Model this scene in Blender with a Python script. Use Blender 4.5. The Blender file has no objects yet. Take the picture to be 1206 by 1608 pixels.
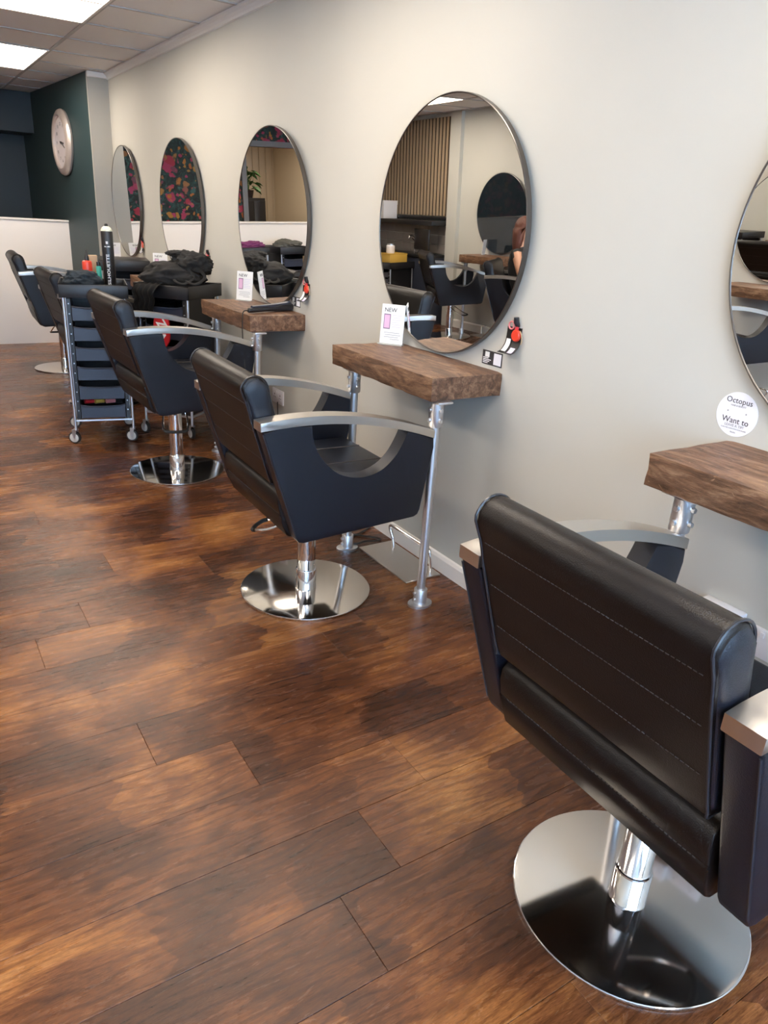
import bpy, bmesh, math, random
from mathutils import Vector, Matrix, noise
R = math.radians
SC = bpy.context.scene
COL = SC.collection
random.seed(7)
PI = math.pi

# ------------------------------------------------------------------ camera
cam_d = bpy.data.cameras.new('camera'); cam = bpy.data.objects.new('camera', cam_d); COL.objects.link(cam)
yaw, pitch, roll = 0.589732, 0.379345, 0.0636363
f_ = Vector((math.sin(yaw)*math.cos(pitch), math.cos(yaw)*math.cos(pitch), -math.sin(pitch)))
r0 = Vector((math.cos(yaw), -math.sin(yaw), 0)); u0 = r0.cross(f_)
rr = math.cos(roll)*r0 + math.sin(roll)*u0; uu = -math.sin(roll)*r0 + math.cos(roll)*u0
M = Matrix((rr, uu, -f_)).transposed().to_4x4(); M.translation = Vector((-1.8305, -0.1394, 1.4119))
cam.matrix_world = M
cam_d.sensor_fit = 'HORIZONTAL'; cam_d.sensor_width = 36; cam_d.lens = 1146.464/1206*36
cam_d.clip_start = 0.02; cam_d.clip_end = 200
SC.camera = cam

# ------------------------------------------------------------------ world, lights, exposure
wd = bpy.data.worlds.new('world'); SC.world = wd; wd.use_nodes = True
bg = wd.node_tree.nodes['Background']; bg.inputs[0].default_value = (0.62, 0.78, 1.0, 1); bg.inputs[1].default_value = 1.0
LAMP_COL = (1.0, 0.87, 0.73); LAMP_STR = 11.5
wl = bpy.data.lights.new('shop_window_daylight', 'AREA'); wl.shape = 'RECTANGLE'; wl.size = 3.7; wl.size_y = 1.95
wl.energy = 135; wl.color = (0.46, 0.70, 1.0)
wlo = bpy.data.objects.new('shop_window_daylight', wl); COL.objects.link(wlo)
wlo.location = (-2.1, -2.32, 1.35); wlo.rotation_euler = (R(90), 0, 0)     # faces +y, into the room
hl = bpy.data.lights.new('back_room_light', 'AREA'); hl.size = 1.0; hl.energy = 22; hl.color = (1, .86, .68)
hlo = bpy.data.objects.new('back_room_light', hl); COL.objects.link(hlo); hlo.location = (-2.9, 11.0, 2.4)
SC.view_settings.view_transform = 'Standard'; SC.view_settings.look = 'None'
SC.view_settings.gamma = 1; SC.view_settings.use_curve_mapping = False
SC.view_settings.exposure = 0.6
SC.cycles.caustics_reflective = False
SC.cycles.max_bounces = 10

# ------------------------------------------------------------------ materials
def mat(name, col=(.5, .5, .5), rough=.5, metal=0, emis=None, estr=0, bump=None, spec=None, coat=0):
    m = bpy.data.materials.new(name); m.use_nodes = True
    nt = m.node_tree; b = nt.nodes['Principled BSDF']
    b.inputs['Base Color'].default_value = (*col, 1); b.inputs['Roughness'].default_value = rough
    b.inputs['Metallic'].default_value = metal
    if spec is not None: b.inputs['Specular IOR Level'].default_value = spec
    if coat: b.inputs['Coat Weight'].default_value = coat; b.inputs['Coat Roughness'].default_value = .15
    if emis: b.inputs['Emission Color'].default_value = (*emis, 1); b.inputs['Emission Strength'].default_value = estr
    if bump:
        sc, st = bump[:2]
        tc = nt.nodes.new('ShaderNodeTexCoord'); n = nt.nodes.new('ShaderNodeTexNoise'); n.inputs['Scale'].default_value = sc
        n.inputs['Detail'].default_value = 4
        if len(bump) > 2:
            mp = nt.nodes.new('ShaderNodeMapping'); mp.inputs['Scale'].default_value = bump[2]
            nt.links.new(tc.outputs['Object'], mp.inputs[0]); nt.links.new(mp.outputs[0], n.inputs[0])
        else: nt.links.new(tc.outputs['Object'], n.inputs[0])
        bp = nt.nodes.new('ShaderNodeBump'); bp.inputs['Strength'].default_value = st; bp.inputs['Distance'].default_value = .01
        nt.links.new(n.outputs[0], bp.inputs['Height']); nt.links.new(bp.outputs[0], b.inputs['Normal'])
    return m
def ramp(nt, stops, fac):
    r = nt.nodes.new('ShaderNodeValToRGB')
    while len(r.color_ramp.elements) < len(stops): r.color_ramp.elements.new(.5)
    for e, (p, c) in zip(r.color_ramp.elements, stops): e.position = p; e.color = (*c, 1)
    nt.links.new(fac, r.inputs[0]); return r
def noise_n(nt, vec, scale, detail=4, rough=.5, dist=0, mscale=None):
    n = nt.nodes.new('ShaderNodeTexNoise'); n.inputs['Scale'].default_value = scale; n.inputs['Detail'].default_value = detail
    n.inputs['Roughness'].default_value = rough; n.inputs['Distortion'].default_value = dist
    if mscale:
        mp = nt.nodes.new('ShaderNodeMapping'); mp.inputs['Scale'].default_value = mscale
        nt.links.new(vec, mp.inputs[0]); vec = mp.outputs[0]
    nt.links.new(vec, n.inputs['Vector']); return n
def mixc(nt, a, b, fac, mode='MIX'):
    x = nt.nodes.new('ShaderNodeMix'); x.data_type = 'RGBA'; x.blend_type = mode
    for s, i in ((a, 6), (b, 7)):
        if isinstance(s, tuple): x.inputs[i].default_value = (*s, 1)
        else: nt.links.new(s, x.inputs[i])
    if isinstance(fac, (int, float)): x.inputs[0].default_value = fac
    else: nt.links.new(fac, x.inputs[0])
    return x.outputs[2]

m_leather = mat('black_leather_window_tint', (.006, .008, .014), .37, bump=(420, .12), spec=.40)  # black leather; blue window reflection is put into the base colour
m_leather_b = mat('black_leather_back_shade', (.0065, .0050, .0048), .38, bump=(420, .12), spec=.30)  # same leather; warm floor reflection and dim side put into the colour
m_thread = mat('grey_thread', (.06, .052, .05), .6)
m_piping = mat('piping_leather', (.02, .022, .028), .3)
m_steel = mat('brushed_steel', (.60, .57, .53), .30, 1, bump=(60, .05, (1, 40, 1)))
m_chrome = mat('polished_chrome', (.82, .82, .83), .07, 1)
m_disc = mat('polished_steel_base', (.72, .70, .67), .09, 1)
m_galv = mat('galvanised_steel', (.66, .68, .72), .36, 1, bump=(90, .1))
m_plate = mat('satin_steel_plate', (.55, .52, .49), .34, 1, bump=(50, .05, (1, 30, 1)))
m_blackp = mat('black_plastic', (.012, .012, .014), .35)
m_navyp = mat('drawer_plastic', (.035, .042, .065), .32)
m_rubber = mat('rubber', (.02, .02, .02), .7)
m_cream_p = mat('grey_tread', (.60, .58, .54), .5)
m_mirror = mat('mirror_glass', (.93, .94, .93), .0, 1)
m_mirror_darkrefl = mat('mirror_glass_dark_reflection', (.012, .018, .024), .02)  # dark reflection painted into the glass instead of a true mirror
m_rim = mat('dark_steel_rim', (.16, .15, .145), .28, 1)
m_white = mat('white_gloss_paint', (.80, .76, .72), .35)
m_plastic_w = mat('white_plastic', (.80, .78, .80), .35)
m_dado = mat('white_partition_paint', (.90, .85, .80), .5)
m_teal = mat('dark_teal_paint', (.022, .048, .054), .5, bump=(200, .05))
m_tealdark = mat('dark_teal_bulkhead', (.014, .026, .034), .55)
m_beige = mat('warm_grey_paint', (.44, .42, .37), .6)
m_tile = mat('ceiling_tile', (.86, .82, .79), .9, bump=(260, .25))
m_grid = mat('ceiling_grid', (.50, .47, .45), .5)
m_diff = mat('lamp_diffuser', (.9, .9, .9), .5, emis=LAMP_COL, estr=LAMP_STR)
m_blackcloth = mat('black_cloth', (.006, .006, .0065), .85, bump=(300, .3))
m_bluecloth = mat('dark_blue_towel', (.018, .028, .038), .9, bump=(300, .5))
m_red = mat('red_fabric', (.55, .012, .02), .5)
m_redplastic = mat('orange_red_plastic', (.75, .06, .03), .3)
m_green = mat('green_plastic', (.02, .30, .24), .4)
m_tan = mat('tan_cardboard', (.45, .32, .20), .7)
m_pink = mat('pink_plastic', (.75, .25, .25), .5)
m_card = mat('white_card', (.83, .83, .82), .35)
m_ink = mat('dark_ink', (.03, .03, .035), .6)
m_grayink = mat('grey_ink', (.30, .30, .32), .6)
m_phone = mat('printed_phone_case', (.22, .13, .22), .4)
m_screen = mat('printed_pink_screen', (.72, .45, .62), .4)
m_lilac = mat('lilac_print', (.66, .62, .78), .4)
m_acryl = mat('clear_acrylic_foot', (.40, .40, .38), .15)
m_whitetext = mat('white_print', (.80, .80, .80), .5)
m_stickerw = mat('white_sticker', (.84, .84, .90), .4)
m_clock = mat('clock_face', (.72, .66, .68), .4)
m_clockrim = mat('clock_rim_metal', (.70, .62, .58), .3, .6)
m_skin = mat('skin', (.52, .27, .17), .5)
m_hair = mat('auburn_hair', (.09, .025, .012), .5, bump=(150, .6, (1, 1, .1)))
m_top = mat('black_top', (.012, .012, .014), .8)
m_jeans = mat('dark_trousers', (.02, .025, .04), .8)
m_slat = mat('oak_slat', (.40, .30, .20), .5, bump=(30, .1, (1, 1, .1)))
m_slatback = mat('black_felt_backing', (.01, .01, .01), .9)
m_backsplash = mat('grey_backsplash_tile', (.33, .30, .29), .2)
m_yellow = mat('yellow_box', (.55, .34, .06), .4)
m_gold = mat('white_box_mat', (.78, .76, .76), .4)
m_leaf = mat('plant_leaf', (.03, .09, .02), .5)
m_panelcream = mat('cream_panelling', (.62, .52, .40), .5)
m_frame = mat('grey_door_frame', (.30, .30, .31), .5)
m_pot = mat('dark_pot', (.03, .02, .02), .4)
m_grey_garment = mat('grey_garment', (.10, .10, .09), .9)
m_purple = mat('purple_garment', (.16, .03, .12), .8)
m_glass = mat('window_glass', (.9, .95, 1), .02)
_b = m_glass.node_tree.nodes['Principled BSDF']; _b.inputs['Transmission Weight'].default_value = 1; _b.inputs['IOR'].default_value = 1.02

# salon wall paint: very faint large tone differences of roller paint
def wall_mat():
    m = mat('pale_green_grey_wall_paint', (.62, .61, .55), .62)
    nt = m.node_tree; b = nt.nodes['Principled BSDF']; tc = nt.nodes.new('ShaderNodeTexCoord')
    n = noise_n(nt, tc.outputs['Object'], 1.1, 3)
    r = ramp(nt, [(.3, (.525, .52, .475)), (.7, (.565, .555, .505))], n.outputs[0])
    nt.links.new(r.outputs[0], b.inputs['Base Color'])
    n2 = noise_n(nt, tc.outputs['Object'], 160, 3); bp = nt.nodes.new('ShaderNodeBump'); bp.inputs['Strength'].default_value = .06
    nt.links.new(n2.outputs[0], bp.inputs['Height']); nt.links.new(bp.outputs[0], b.inputs['Normal'])
    return m
m_wall = wall_mat()

def floor_mat():
    m = mat('distressed_dark_oak_floor', (.1, .05, .02), .3, spec=.36)
    nt = m.node_tree; b = nt.nodes['Principled BSDF']; L = nt.links
    tc = nt.nodes.new('ShaderNodeTexCoord'); oi = nt.nodes.new('ShaderNodeObjectInfo')
    mul = nt.nodes.new('ShaderNodeVectorMath'); mul.operation = 'SCALE'; mul.inputs[0].default_value = (37., 53., 19.); L.new(oi.outputs['Random'], mul.inputs['Scale'])
    add = nt.nodes.new('ShaderNodeVectorMath'); L.new(tc.outputs['Object'], add.inputs[0]); L.new(mul.outputs[0], add.inputs[1])
    v = add.outputs[0]
    geo = nt.nodes.new('ShaderNodeNewGeometry')
    blotch = noise_n(nt, geo.outputs['Position'], 2.2, 5, .55, .4, (1, 1.5, 1))
    fine = noise_n(nt, v, 5, 9, .68, .6, (1, 6, 1))
    grain = noise_n(nt, v, 34, 6, .75, 1.0, (1, 11, 1))
    # cathedral grain rings
    wv = nt.nodes.new('ShaderNodeTexWave'); wv.wave_type = 'BANDS'; wv.bands_direction = 'Y'; wv.inputs['Scale'].default_value = 11
    wv.inputs['Distortion'].default_value = 14; wv.inputs['Detail'].default_value = 3; wv.inputs['Detail Scale'].default_value = .7
    mp = nt.nodes.new('ShaderNodeMapping'); mp.inputs['Scale'].default_value = (.35, 1, 1); L.new(v, mp.inputs[0]); L.new(mp.outputs[0], wv.inputs[0])
    sep = nt.nodes.new('ShaderNodeSeparateXYZ'); L.new(v, sep.inputs[0])
    wob = noise_n(nt, v, 6, 3, .6, 0, (.3, 1.5, 1))
    bx_ = nt.nodes.new('ShaderNodeMath'); bx_.operation = 'MULTIPLY_ADD'; bx_.inputs[1].default_value = 3.3; L.new(sep.outputs[0], bx_.inputs[0]); L.new(wob.outputs[0], bx_.inputs[2])
    fl = nt.nodes.new('ShaderNodeMath'); fl.operation = 'FLOOR'; L.new(bx_.outputs[0], fl.inputs[0])
    cmb = nt.nodes.new('ShaderNodeCombineXYZ'); L.new(fl.outputs[0], cmb.inputs[0]); L.new(oi.outputs['Random'], cmb.inputs[1])
    wn = nt.nodes.new('ShaderNodeTexWhiteNoise'); L.new(cmb.outputs[0], wn.inputs['Vector'])
    blk = nt.nodes.new('ShaderNodeMath'); blk.operation = 'MULTIPLY'; blk.inputs[1].default_value = .12; L.new(wn.outputs['Value'], blk.inputs[0])
    s = nt.nodes.new('ShaderNodeMath'); s.operation = 'MULTIPLY_ADD'; s.inputs[1].default_value = .66
    L.new(blotch.outputs[0], s.inputs[0])
    s2 = nt.nodes.new('ShaderNodeMath'); s2.operation = 'MULTIPLY'; s2.inputs[1].default_value = .25; L.new(fine.outputs[0], s2.inputs[0])
    s2b = nt.nodes.new('ShaderNodeMath'); s2b.operation = 'ADD'; L.new(s2.outputs[0], s2b.inputs[0]); L.new(blk.outputs[0], s2b.inputs[1]); L.new(s2b.outputs[0], s.inputs[2])
    s3 = nt.nodes.new('ShaderNodeMath'); s3.operation = 'MULTIPLY_ADD'; s3.inputs[1].default_value = .05; L.new(oi.outputs['Random'], s3.inputs[0]); 
    s4 = nt.nodes.new('ShaderNodeMath'); s4.operation = 'SUBTRACT'; s4.inputs[1].default_value = .048; L.new(s.outputs[0], s4.inputs[0]); L.new(s4.outputs[0], s3.inputs[2])
    r = ramp(nt, [(.35, (.044, .017, .008)), (.44, (.082, .029, .012)), (.52, (.155, .056, .020)), (.60, (.285, .115, .034)), (.71, (.47, .22, .070))], s3.outputs[0])
    g = ramp(nt, [(.38, (.42, .36, .34)), (.50, (.85, .82, .80)), (.62, (1.18, 1.15, 1.12))], grain.outputs[0])
    w = ramp(nt, [(.0, (.55, .50, .48)), (.30, (1, 1, 1))], wv.outputs[0])
    c = mixc(nt, r.outputs[0], g.outputs[0], .75, 'MULTIPLY'); c = mixc(nt, c, w.outputs[0], .75, 'MULTIPLY')
    L.new(c, b.inputs['Base Color'])
    rg = nt.nodes.new('ShaderNodeMapRange'); rg.inputs[3].default_value = .17; rg.inputs[4].default_value = .36; L.new(fine.outputs[0], rg.inputs[0]); L.new(rg.outputs[0], b.inputs['Roughness'])
    h = nt.nodes.new('ShaderNodeMath'); h.operation = 'ADD'; L.new(fine.outputs[0], h.inputs[0]); L.new(grain.outputs[0], h.inputs[1])
    bp = nt.nodes.new('ShaderNodeBump'); bp.inputs['Strength'].default_value = .16; bp.inputs['Distance'].default_value = .003
    L.new(h.outputs[0], bp.inputs['Height']); L.new(bp.outputs[0], b.inputs['Normal'])
    return m
m_floor = floor_mat()
m_subfloor = mat('subfloor', (.015, .008, .005), .8)

def wood_mat(name, c1, c2, c3, rough=.5):
    m = mat(name, c2, rough); nt = m.node_tree; b = nt.nodes['Principled BSDF']; L = nt.links
    tc = nt.nodes.new('ShaderNodeTexCoord'); oi = nt.nodes.new('ShaderNodeObjectInfo')
    mul = nt.nodes.new('ShaderNodeVectorMath'); mul.operation = 'SCALE'; mul.inputs[0].default_value = (17., 31., 9.); L.new(oi.outputs['Random'], mul.inputs['Scale'])
    add = nt.nodes.new('ShaderNodeVectorMath'); L.new(tc.outputs['Object'], add.inputs[0]); L.new(mul.outputs[0], add.inputs[1]); v = add.outputs[0]
    n = noise_n(nt, v, 7, 8, .65, .8, (5, 1, 5)); n2 = noise_n(nt, v, 30, 6, .7, .5, (6, 1, 6)); n3 = noise_n(nt, v, 14, 4, .6, 1.5)
    r = ramp(nt, [(.34, c1), (.5, c2), (.66, c3)], n.outputs[0]); g = ramp(nt, [(.35, (.5, .45, .42)), (.6, (1, 1, 1))], n2.outputs[0])
    c = mixc(nt, r.outputs[0], g.outputs[0], .7, 'MULTIPLY')
    sp = ramp(nt, [(.66, (0, 0, 0)), (.72, (1, 1, 1))], n3.outputs[0])
    c = mixc(nt, c, c3, sp.outputs[0]); L.new(c, b.inputs['Base Color'])
    bp = nt.nodes.new('ShaderNodeBump'); bp.inputs['Strength'].default_value = .5; bp.inputs['Distance'].default_value = .004
    L.new(n2.outputs[0], bp.inputs['Height']); L.new(bp.outputs[0], b.inputs['Normal']); return m
m_wood = wood_mat('reclaimed_brown_timber', (.06, .028, .014), (.17, .085, .045), (.32, .19, .11), .45)

def paper_mat():
    m = mat('dark_floral_wallpaper', (.02, .04, .035), .6); nt = m.node_tree; b = nt.nodes['Principled BSDF']; L = nt.links
    tc = nt.nodes.new('ShaderNodeTexCoord'); nz = noise_n(nt, tc.outputs['Object'], 9, 4)
    vm = nt.nodes.new('ShaderNodeVectorMath'); vm.operation = 'SCALE'; vm.inputs['Scale'].default_value = .12; L.new(nz.outputs['Color'], vm.inputs[0])
    ad = nt.nodes.new('ShaderNodeVectorMath'); L.new(tc.outputs['Object'], ad.inputs[0]); L.new(vm.outputs[0], ad.inputs[1])
    bgn = noise_n(nt, ad.outputs[0], 13, 5, .6, 1.2)
    c = ramp(nt, [(.35, (.006, .010, .010)), (.5, (.012, .035, .030)), (.62, (.03, .10, .085)), (.75, (.12, .22, .20))], bgn.outputs[0]).outputs[0]
    for sc, lo, hi in ((5.2, .30, .36), (8, .30, .36), (14, .26, .32)):
        vo = nt.nodes.new('ShaderNodeTexVoronoi'); vo.inputs['Scale'].default_value = sc; L.new(ad.outputs[0], vo.inputs['Vector'])
        hs = nt.nodes.new('ShaderNodeSeparateColor'); L.new(vo.outputs['Color'], hs.inputs[0])
        pc = ramp(nt, [(.0, (.50, .03, .06)), (.3, (.55, .06, .16)), (.5, (.60, .16, .03)), (.7, (.58, .30, .05)), (.85, (.30, .05, .10)), (1., (.05, .16, .14))], hs.outputs[0])
        mk = ramp(nt, [(lo, (1, 1, 1)), (hi, (0, 0, 0))], vo.outputs['Distance'])
        c = mixc(nt, c, pc.outputs[0], mk.outputs[0])
    L.new(c, b.inputs['Base Color']); return m
m_paper = paper_mat()

# ------------------------------------------------------------------ mesh helpers
def add_box(bm, lo, hi, bev=0, seg=2):
    lo = Vector(lo); hi = Vector(hi)
    r = bmesh.ops.create_cube(bm, size=1, matrix=Matrix.Translation((lo+hi)/2) @ Matrix.Diagonal((*(hi-lo), 1)))
    if bev:
        es = list({e for v in r['verts'] for e in v.link_edges})
        bmesh.ops.bevel(bm, geom=es, offset=bev, segments=seg, profile=.5, affect='EDGES')
    return bm
def bx(lo, hi, bev=0, seg=2): return add_box(bmesh.new(), lo, hi, bev, seg)
def catmull(pts, n=6, closed=False):
    P = [Vector(p) for p in pts]; out = []; N = len(P)
    for i in range(N if closed else N-1):
        g = (lambda k: P[k % N]) if closed else (lambda k: P[max(0, min(N-1, k))])
        a, b, c, d = g(i-1), g(i), g(i+1), g(i+2)
        for j in range(n):
            t = j/n; out.append(.5*((2*b)+(c-a)*t+(2*a-5*b+4*c-d)*t*t+(3*b-a-3*c+d)*t**3))
    if not closed: out.append(P[-1].copy())
    return out
def add_tube(bm, pts, r, seg=10, closed=False, caps=True, ry=None, up=None):
    P = [Vector(p) for p in pts]; n = len(P); rings = []
    rs = r if isinstance(r, (list, tuple)) else [r]*n
    t0 = (P[1]-P[0]).normalized(); ref = Vector(up) if up else (Vector((0, 0, 1)) if abs(t0.z) < .9 else Vector((1, 0, 0)))
    nrm = t0.cross(ref).normalized()
    for i in range(n):
        if closed: t = (P[(i+1) % n]-P[i-1]).normalized()
        else: t = (P[min(i+1, n-1)]-P[max(i-1, 0)]).normalized()
        nrm = (nrm - t*nrm.dot(t)).normalized(); bn = t.cross(nrm)
        rings.append([bm.verts.new(P[i]+nrm*rs[i]*math.cos(a)+bn*(ry or rs[i])*math.sin(a)) for a in [2*PI*k/seg for k in range(seg)]])
    for i in range(n if closed else n-1):
        A, B = rings[i], rings[(i+1) % n]
        for k in range(seg): bm.faces.new((A[k], A[(k+1) % seg], B[(k+1) % seg], B[k]))
    if not closed and caps: bm.faces.new(rings[0][::-1]); bm.faces.new(rings[-1])
    return bm
def tube(*a, **k): return add_tube(bmesh.new(), *a, **k)
def add_lathe(bm, prof, seg=32, loc=(0, 0, 0), axis='Z'):
    rings = []
    def pt(r, h, a):
        c, s = r*math.cos(a), r*math.sin(a)
        p = {'Z': (c, s, h), 'X': (h, c, s), 'Y': (c, h, s)}[axis]
        return Vector(p)+Vector(loc)
    for r, h in prof:
        if r < 1e-6: rings.append([bm.verts.new(pt(0, h, 0))])
        else: rings.append([bm.verts.new(pt(r, h, 2*PI*k/seg)) for k in range(seg)])
    for A, B in zip(rings, rings[1:]):
        for k in range(seg):
            k2 = (k+1) % seg
            if len(A) == 1 and len(B) == 1: continue
            if len(A) == 1: bm.faces.new((A[0], B[k2], B[k]))
            elif len(B) == 1: bm.faces.new((A[k], A[k2], B[0]))
            else: bm.faces.new((A[k], A[k2], B[k2], B[k]))
    return bm
def lathe(*a, **k): return add_lathe(bmesh.new(), *a, **k)
def add_prism(bm, pts, lo, hi, axis='Y', bev=0, seg=3):
    """polygon pts (a,b) extruded along axis from lo to hi. axis Y: (a,*,b); X: (*,a,b); Z: (a,b,*)"""
    def P(a, b, h): return {'Y': (a, h, b), 'X': (h, a, b), 'Z': (a, b, h)}[axis]
    A = [bm.verts.new(P(a, b, lo)) for a, b in pts]; B = [bm.verts.new(P(a, b, hi)) for a, b in pts]
    fa = bm.faces.new(A); fb = bm.faces.new(B[::-1]); n = len(pts)
    for i in range(n): bm.faces.new((A[i], B[i], B[(i+1) % n], A[(i+1) % n]))
    if bev:
        es = list(fa.edges)+list(fb.edges)
        bmesh.ops.bevel(bm, geom=es, offset=bev, segments=seg, profile=.5, affect='EDGES', clamp_overlap=True)
    return bm
def prism(*a, **k): return add_prism(bmesh.new(), *a, **k)
def merge(*bms):
    out = bms[0]
    for b in bms[1:]:
        me = bpy.data.meshes.new('tmp'); b.to_mesh(me); out.from_mesh(me); bpy.data.meshes.remove(me); b.free()
    return out
def xform(bm, mx): bmesh.ops.transform(bm, matrix=mx, verts=bm.verts); return bm
def jitter(bm, amp, sc, off=(0, 0, 0), only=None):
    for v in bm.verts:
        if only and not only(v.co): continue
        v.co += noise.noise_vector(v.co*sc+Vector(off))*amp
    return bm

def obj(name, bm, m, parent=None, smooth=True, loc=None, rot=None, kind=None, label=None, ang=40):
    bmesh.ops.recalc_face_normals(bm, faces=bm.faces)
    me = bpy.data.meshes.new(name); bm.to_mesh(me); bm.free()
    for x in (m if isinstance(m, (list, tuple)) else [m]): me.materials.append(x)
    if smooth: me.shade_smooth(); me.set_sharp_from_angle(angle=R(ang))
    o = bpy.data.objects.new(name, me); COL.objects.link(o)
    if parent: o.parent = parent
    if loc: o.location = loc
    if rot: o.rotation_euler = rot
    if kind: o['kind'] = kind
    if label: o['label'] = label
    return o
def tag(o, label, cat, group=None):
    o['label'] = label; o['category'] = cat
    if group: o['group'] = group
    return o
def thing(name, label, cat, loc=(0, 0, 0), rz=0, group=None):
    o = bpy.data.objects.new(name, None); COL.objects.link(o); o.location = loc; o.rotation_euler = (0, 0, rz); o.empty_display_size = .05
    return tag(o, label, cat, group)
def struct(name, bm, m, parent=None, smooth=False):
    return obj(name, bm, m, parent, smooth, kind='structure' if parent is None else None)
KIDS = {}
def kids(o): return [c for c in bpy.data.objects if c.parent is o]
def dup(o, parent=None):
    c = o.copy(); COL.objects.link(c)
    if parent is not None: c.parent = parent
    for k in kids(o): dup(k, c)
    return c
def again(src, label, loc, rz=None, group=None):
    c = dup(src); c.location = loc; c['label'] = label
    if rz is not None: c.rotation_euler = (c.rotation_euler[0], c.rotation_euler[1], rz)
    if group: c['group'] = group
    return c
def text_bm(body, size, align='CENTER', ext=.0004, font=None, bold=0):
    cu = bpy.data.curves.new('t', 'FONT'); cu.body = body; cu.size = size; cu.align_x = align; cu.align_y = 'CENTER'; cu.extrude = ext; cu.resolution_u = 2; cu.offset = bold
    o = bpy.data.objects.new('t', cu); COL.objects.link(o)
    dg = bpy.context.evaluated_depsgraph_get(); me = bpy.data.meshes.new_from_object(o.evaluated_get(dg))
    bm = bmesh.new(); bm.from_mesh(me); bpy.data.objects.remove(o); bpy.data.curves.remove(cu); bpy.data.meshes.remove(me)
    return bm
# text lies in local XY facing +Z; put on a wall that faces -x (x right in the picture = -y)
def basis(xa, ya, o=(0, 0, 0)):
    xa = Vector(xa).normalized(); ya = Vector(ya).normalized(); za = xa.cross(ya)
    m = Matrix((xa, ya, za)).transposed().to_4x4(); m.translation = Vector(o); return m

# ================================================================== SETTING
XO = -4.15      # opposite wall
YE = 9.9        # end wall
ZC = 2.45       # ceiling
YR = -2.2       # shop front

floor = struct('floor', bx((XO-.1, YR-.1, -.10), (.1, YE+3.2, -.013)), m_subfloor)
random.seed(11)
PW = .2025
fixed = {0: -1.20, 1: -1.035, 2: -.816, 3: -1.215}
base_mesh = {}
def plank(x0, x1, y0):
    L = x1-x0; key = round(L, 3)
    if key not in base_mesh:
        bm = bx((-L/2+.0003, -PW/2+.0005, -.0125), (L/2-.0003, PW/2-.0005, 0))
        top = [e for e in bm.edges if all(v.co.z > -.001 for v in e.verts)]
        bmesh.ops.bevel(bm, geom=top, offset=.0009, segments=1, affect='EDGES')
        o = obj('floor_plank', bm, m_floor, floor, smooth=False); base_mesh[key] = o.data
    else:
        o = bpy.data.objects.new('floor_plank', base_mesh[key]); COL.objects.link(o); o.parent = floor
    o.location = ((x0+x1)/2, y0+PW/2, 0)
nrow = 0
k0 = int(math.floor((YR-.68)/PW)); 
for k in range(k0, 46):
    y0 = .68+k*PW
    j = fixed.get(k, -random.choice([.12, .3, .48, .66, .84, 1.02, 1.2])-.05)
    edges = []
    x = j
    while x > XO: edges.append(x); x -= 1.26
    e = [0.0]+[q for q in edges if q < -.02 and q > XO+.02]+[XO]
    for a, b in zip(e, e[1:]): plank(round(b, 3), round(a, 3), y0)

wall_right = struct('wall_right', bx((0, YR-.1, -.1), (.12, YE+.1, ZC+.1)), m_wall)
wall_left = struct('wall_left', bx((XO-.12, YR-.1, -.1), (XO, YE+.1, ZC+.1)), m_wall)
# teal return wall with its pale front face
struct('wall_return', prism([(0, 7.36), (-.176, 7.36), (-.345, YE), (0, YE)], -.012, ZC, 'Z'), m_teal)
struct('trim_1', bx((-.178, 7.34, -.012), (0, 7.36, ZC)), m_beige)
# end wall with an opening into the hallway
EW = bmesh.new()
for lo, hi in (((XO, YE, -.1), (-3.45, YE+.1, ZC)), ((-2.42, YE, -.1), (-.75, YE+.1, ZC)), ((-3.45, YE, 2.10), (-2.42, YE+.1, ZC))): add_box(EW, lo, hi)
struct('wall_end', EW, m_paper)
struct('wall_end_teal', bx((-.75, YE-.004, -.1), (0, YE+.1, ZC)), m_tealdark)
struct('wall_bulkhead', bx((-1.1, 9.40, 2.06), (-.30, YE-.004, ZC), .004), m_tealdark)
fr = bmesh.new(); add_box(fr, (-3.52, YE-.03, 0), (-3.45, YE, 2.17)); add_box(fr, (-2.42, YE-.03, 0), (-2.35, YE, 2.17)); add_box(fr, (-3.52, YE-.03, 2.10), (-2.35, YE, 2.17))
struct('trim_2', fr, m_frame)
# hallway beyond the opening
hb = bmesh.new(); add_box(hb, (XO, YE+2.9, -.1), (-1.6, YE+3.0, 2.7)); add_box(hb, (-1.7, YE+.1, -.1), (-1.6, YE+3, 2.7)); add_box(hb, (XO-.1, YE+.1, -.1), (XO, YE+3, 2.7))
hall = struct('wall_hallway', hb, m_panelcream)
struct('ceiling_hallway', bx((XO-.1, YE+.1, 2.6), (-1.6, YE+3, 2.7)), m_white)
bd = bx((-.055, -.008, 0), (.055, .008, 2.5), .004, 1); b0 = obj('panelling_board', bd, m_panelcream, hall, loc=(XO+.1, YE+2.89, 0))
for i in range(1, 20):
    c = b0.copy(); COL.objects.link(c); c.location = (XO+.1+i*.122, YE+2.89, 0)
# half-height white partition
struct('wall_partition', bx((-3.15, 8.35, -.012), (-.225, 8.45, 1.205), .004), m_dado)
struct('trim_3', bx((-3.17, 8.338, 1.205), (-.230, 8.462, 1.222), .002), m_dado)
# left wall: pier between mirror wall and wash area
struct('wall_pier', bx((XO, 7.46, -.012), (XO+.05, 7.66, ZC)), m_wall)
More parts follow.
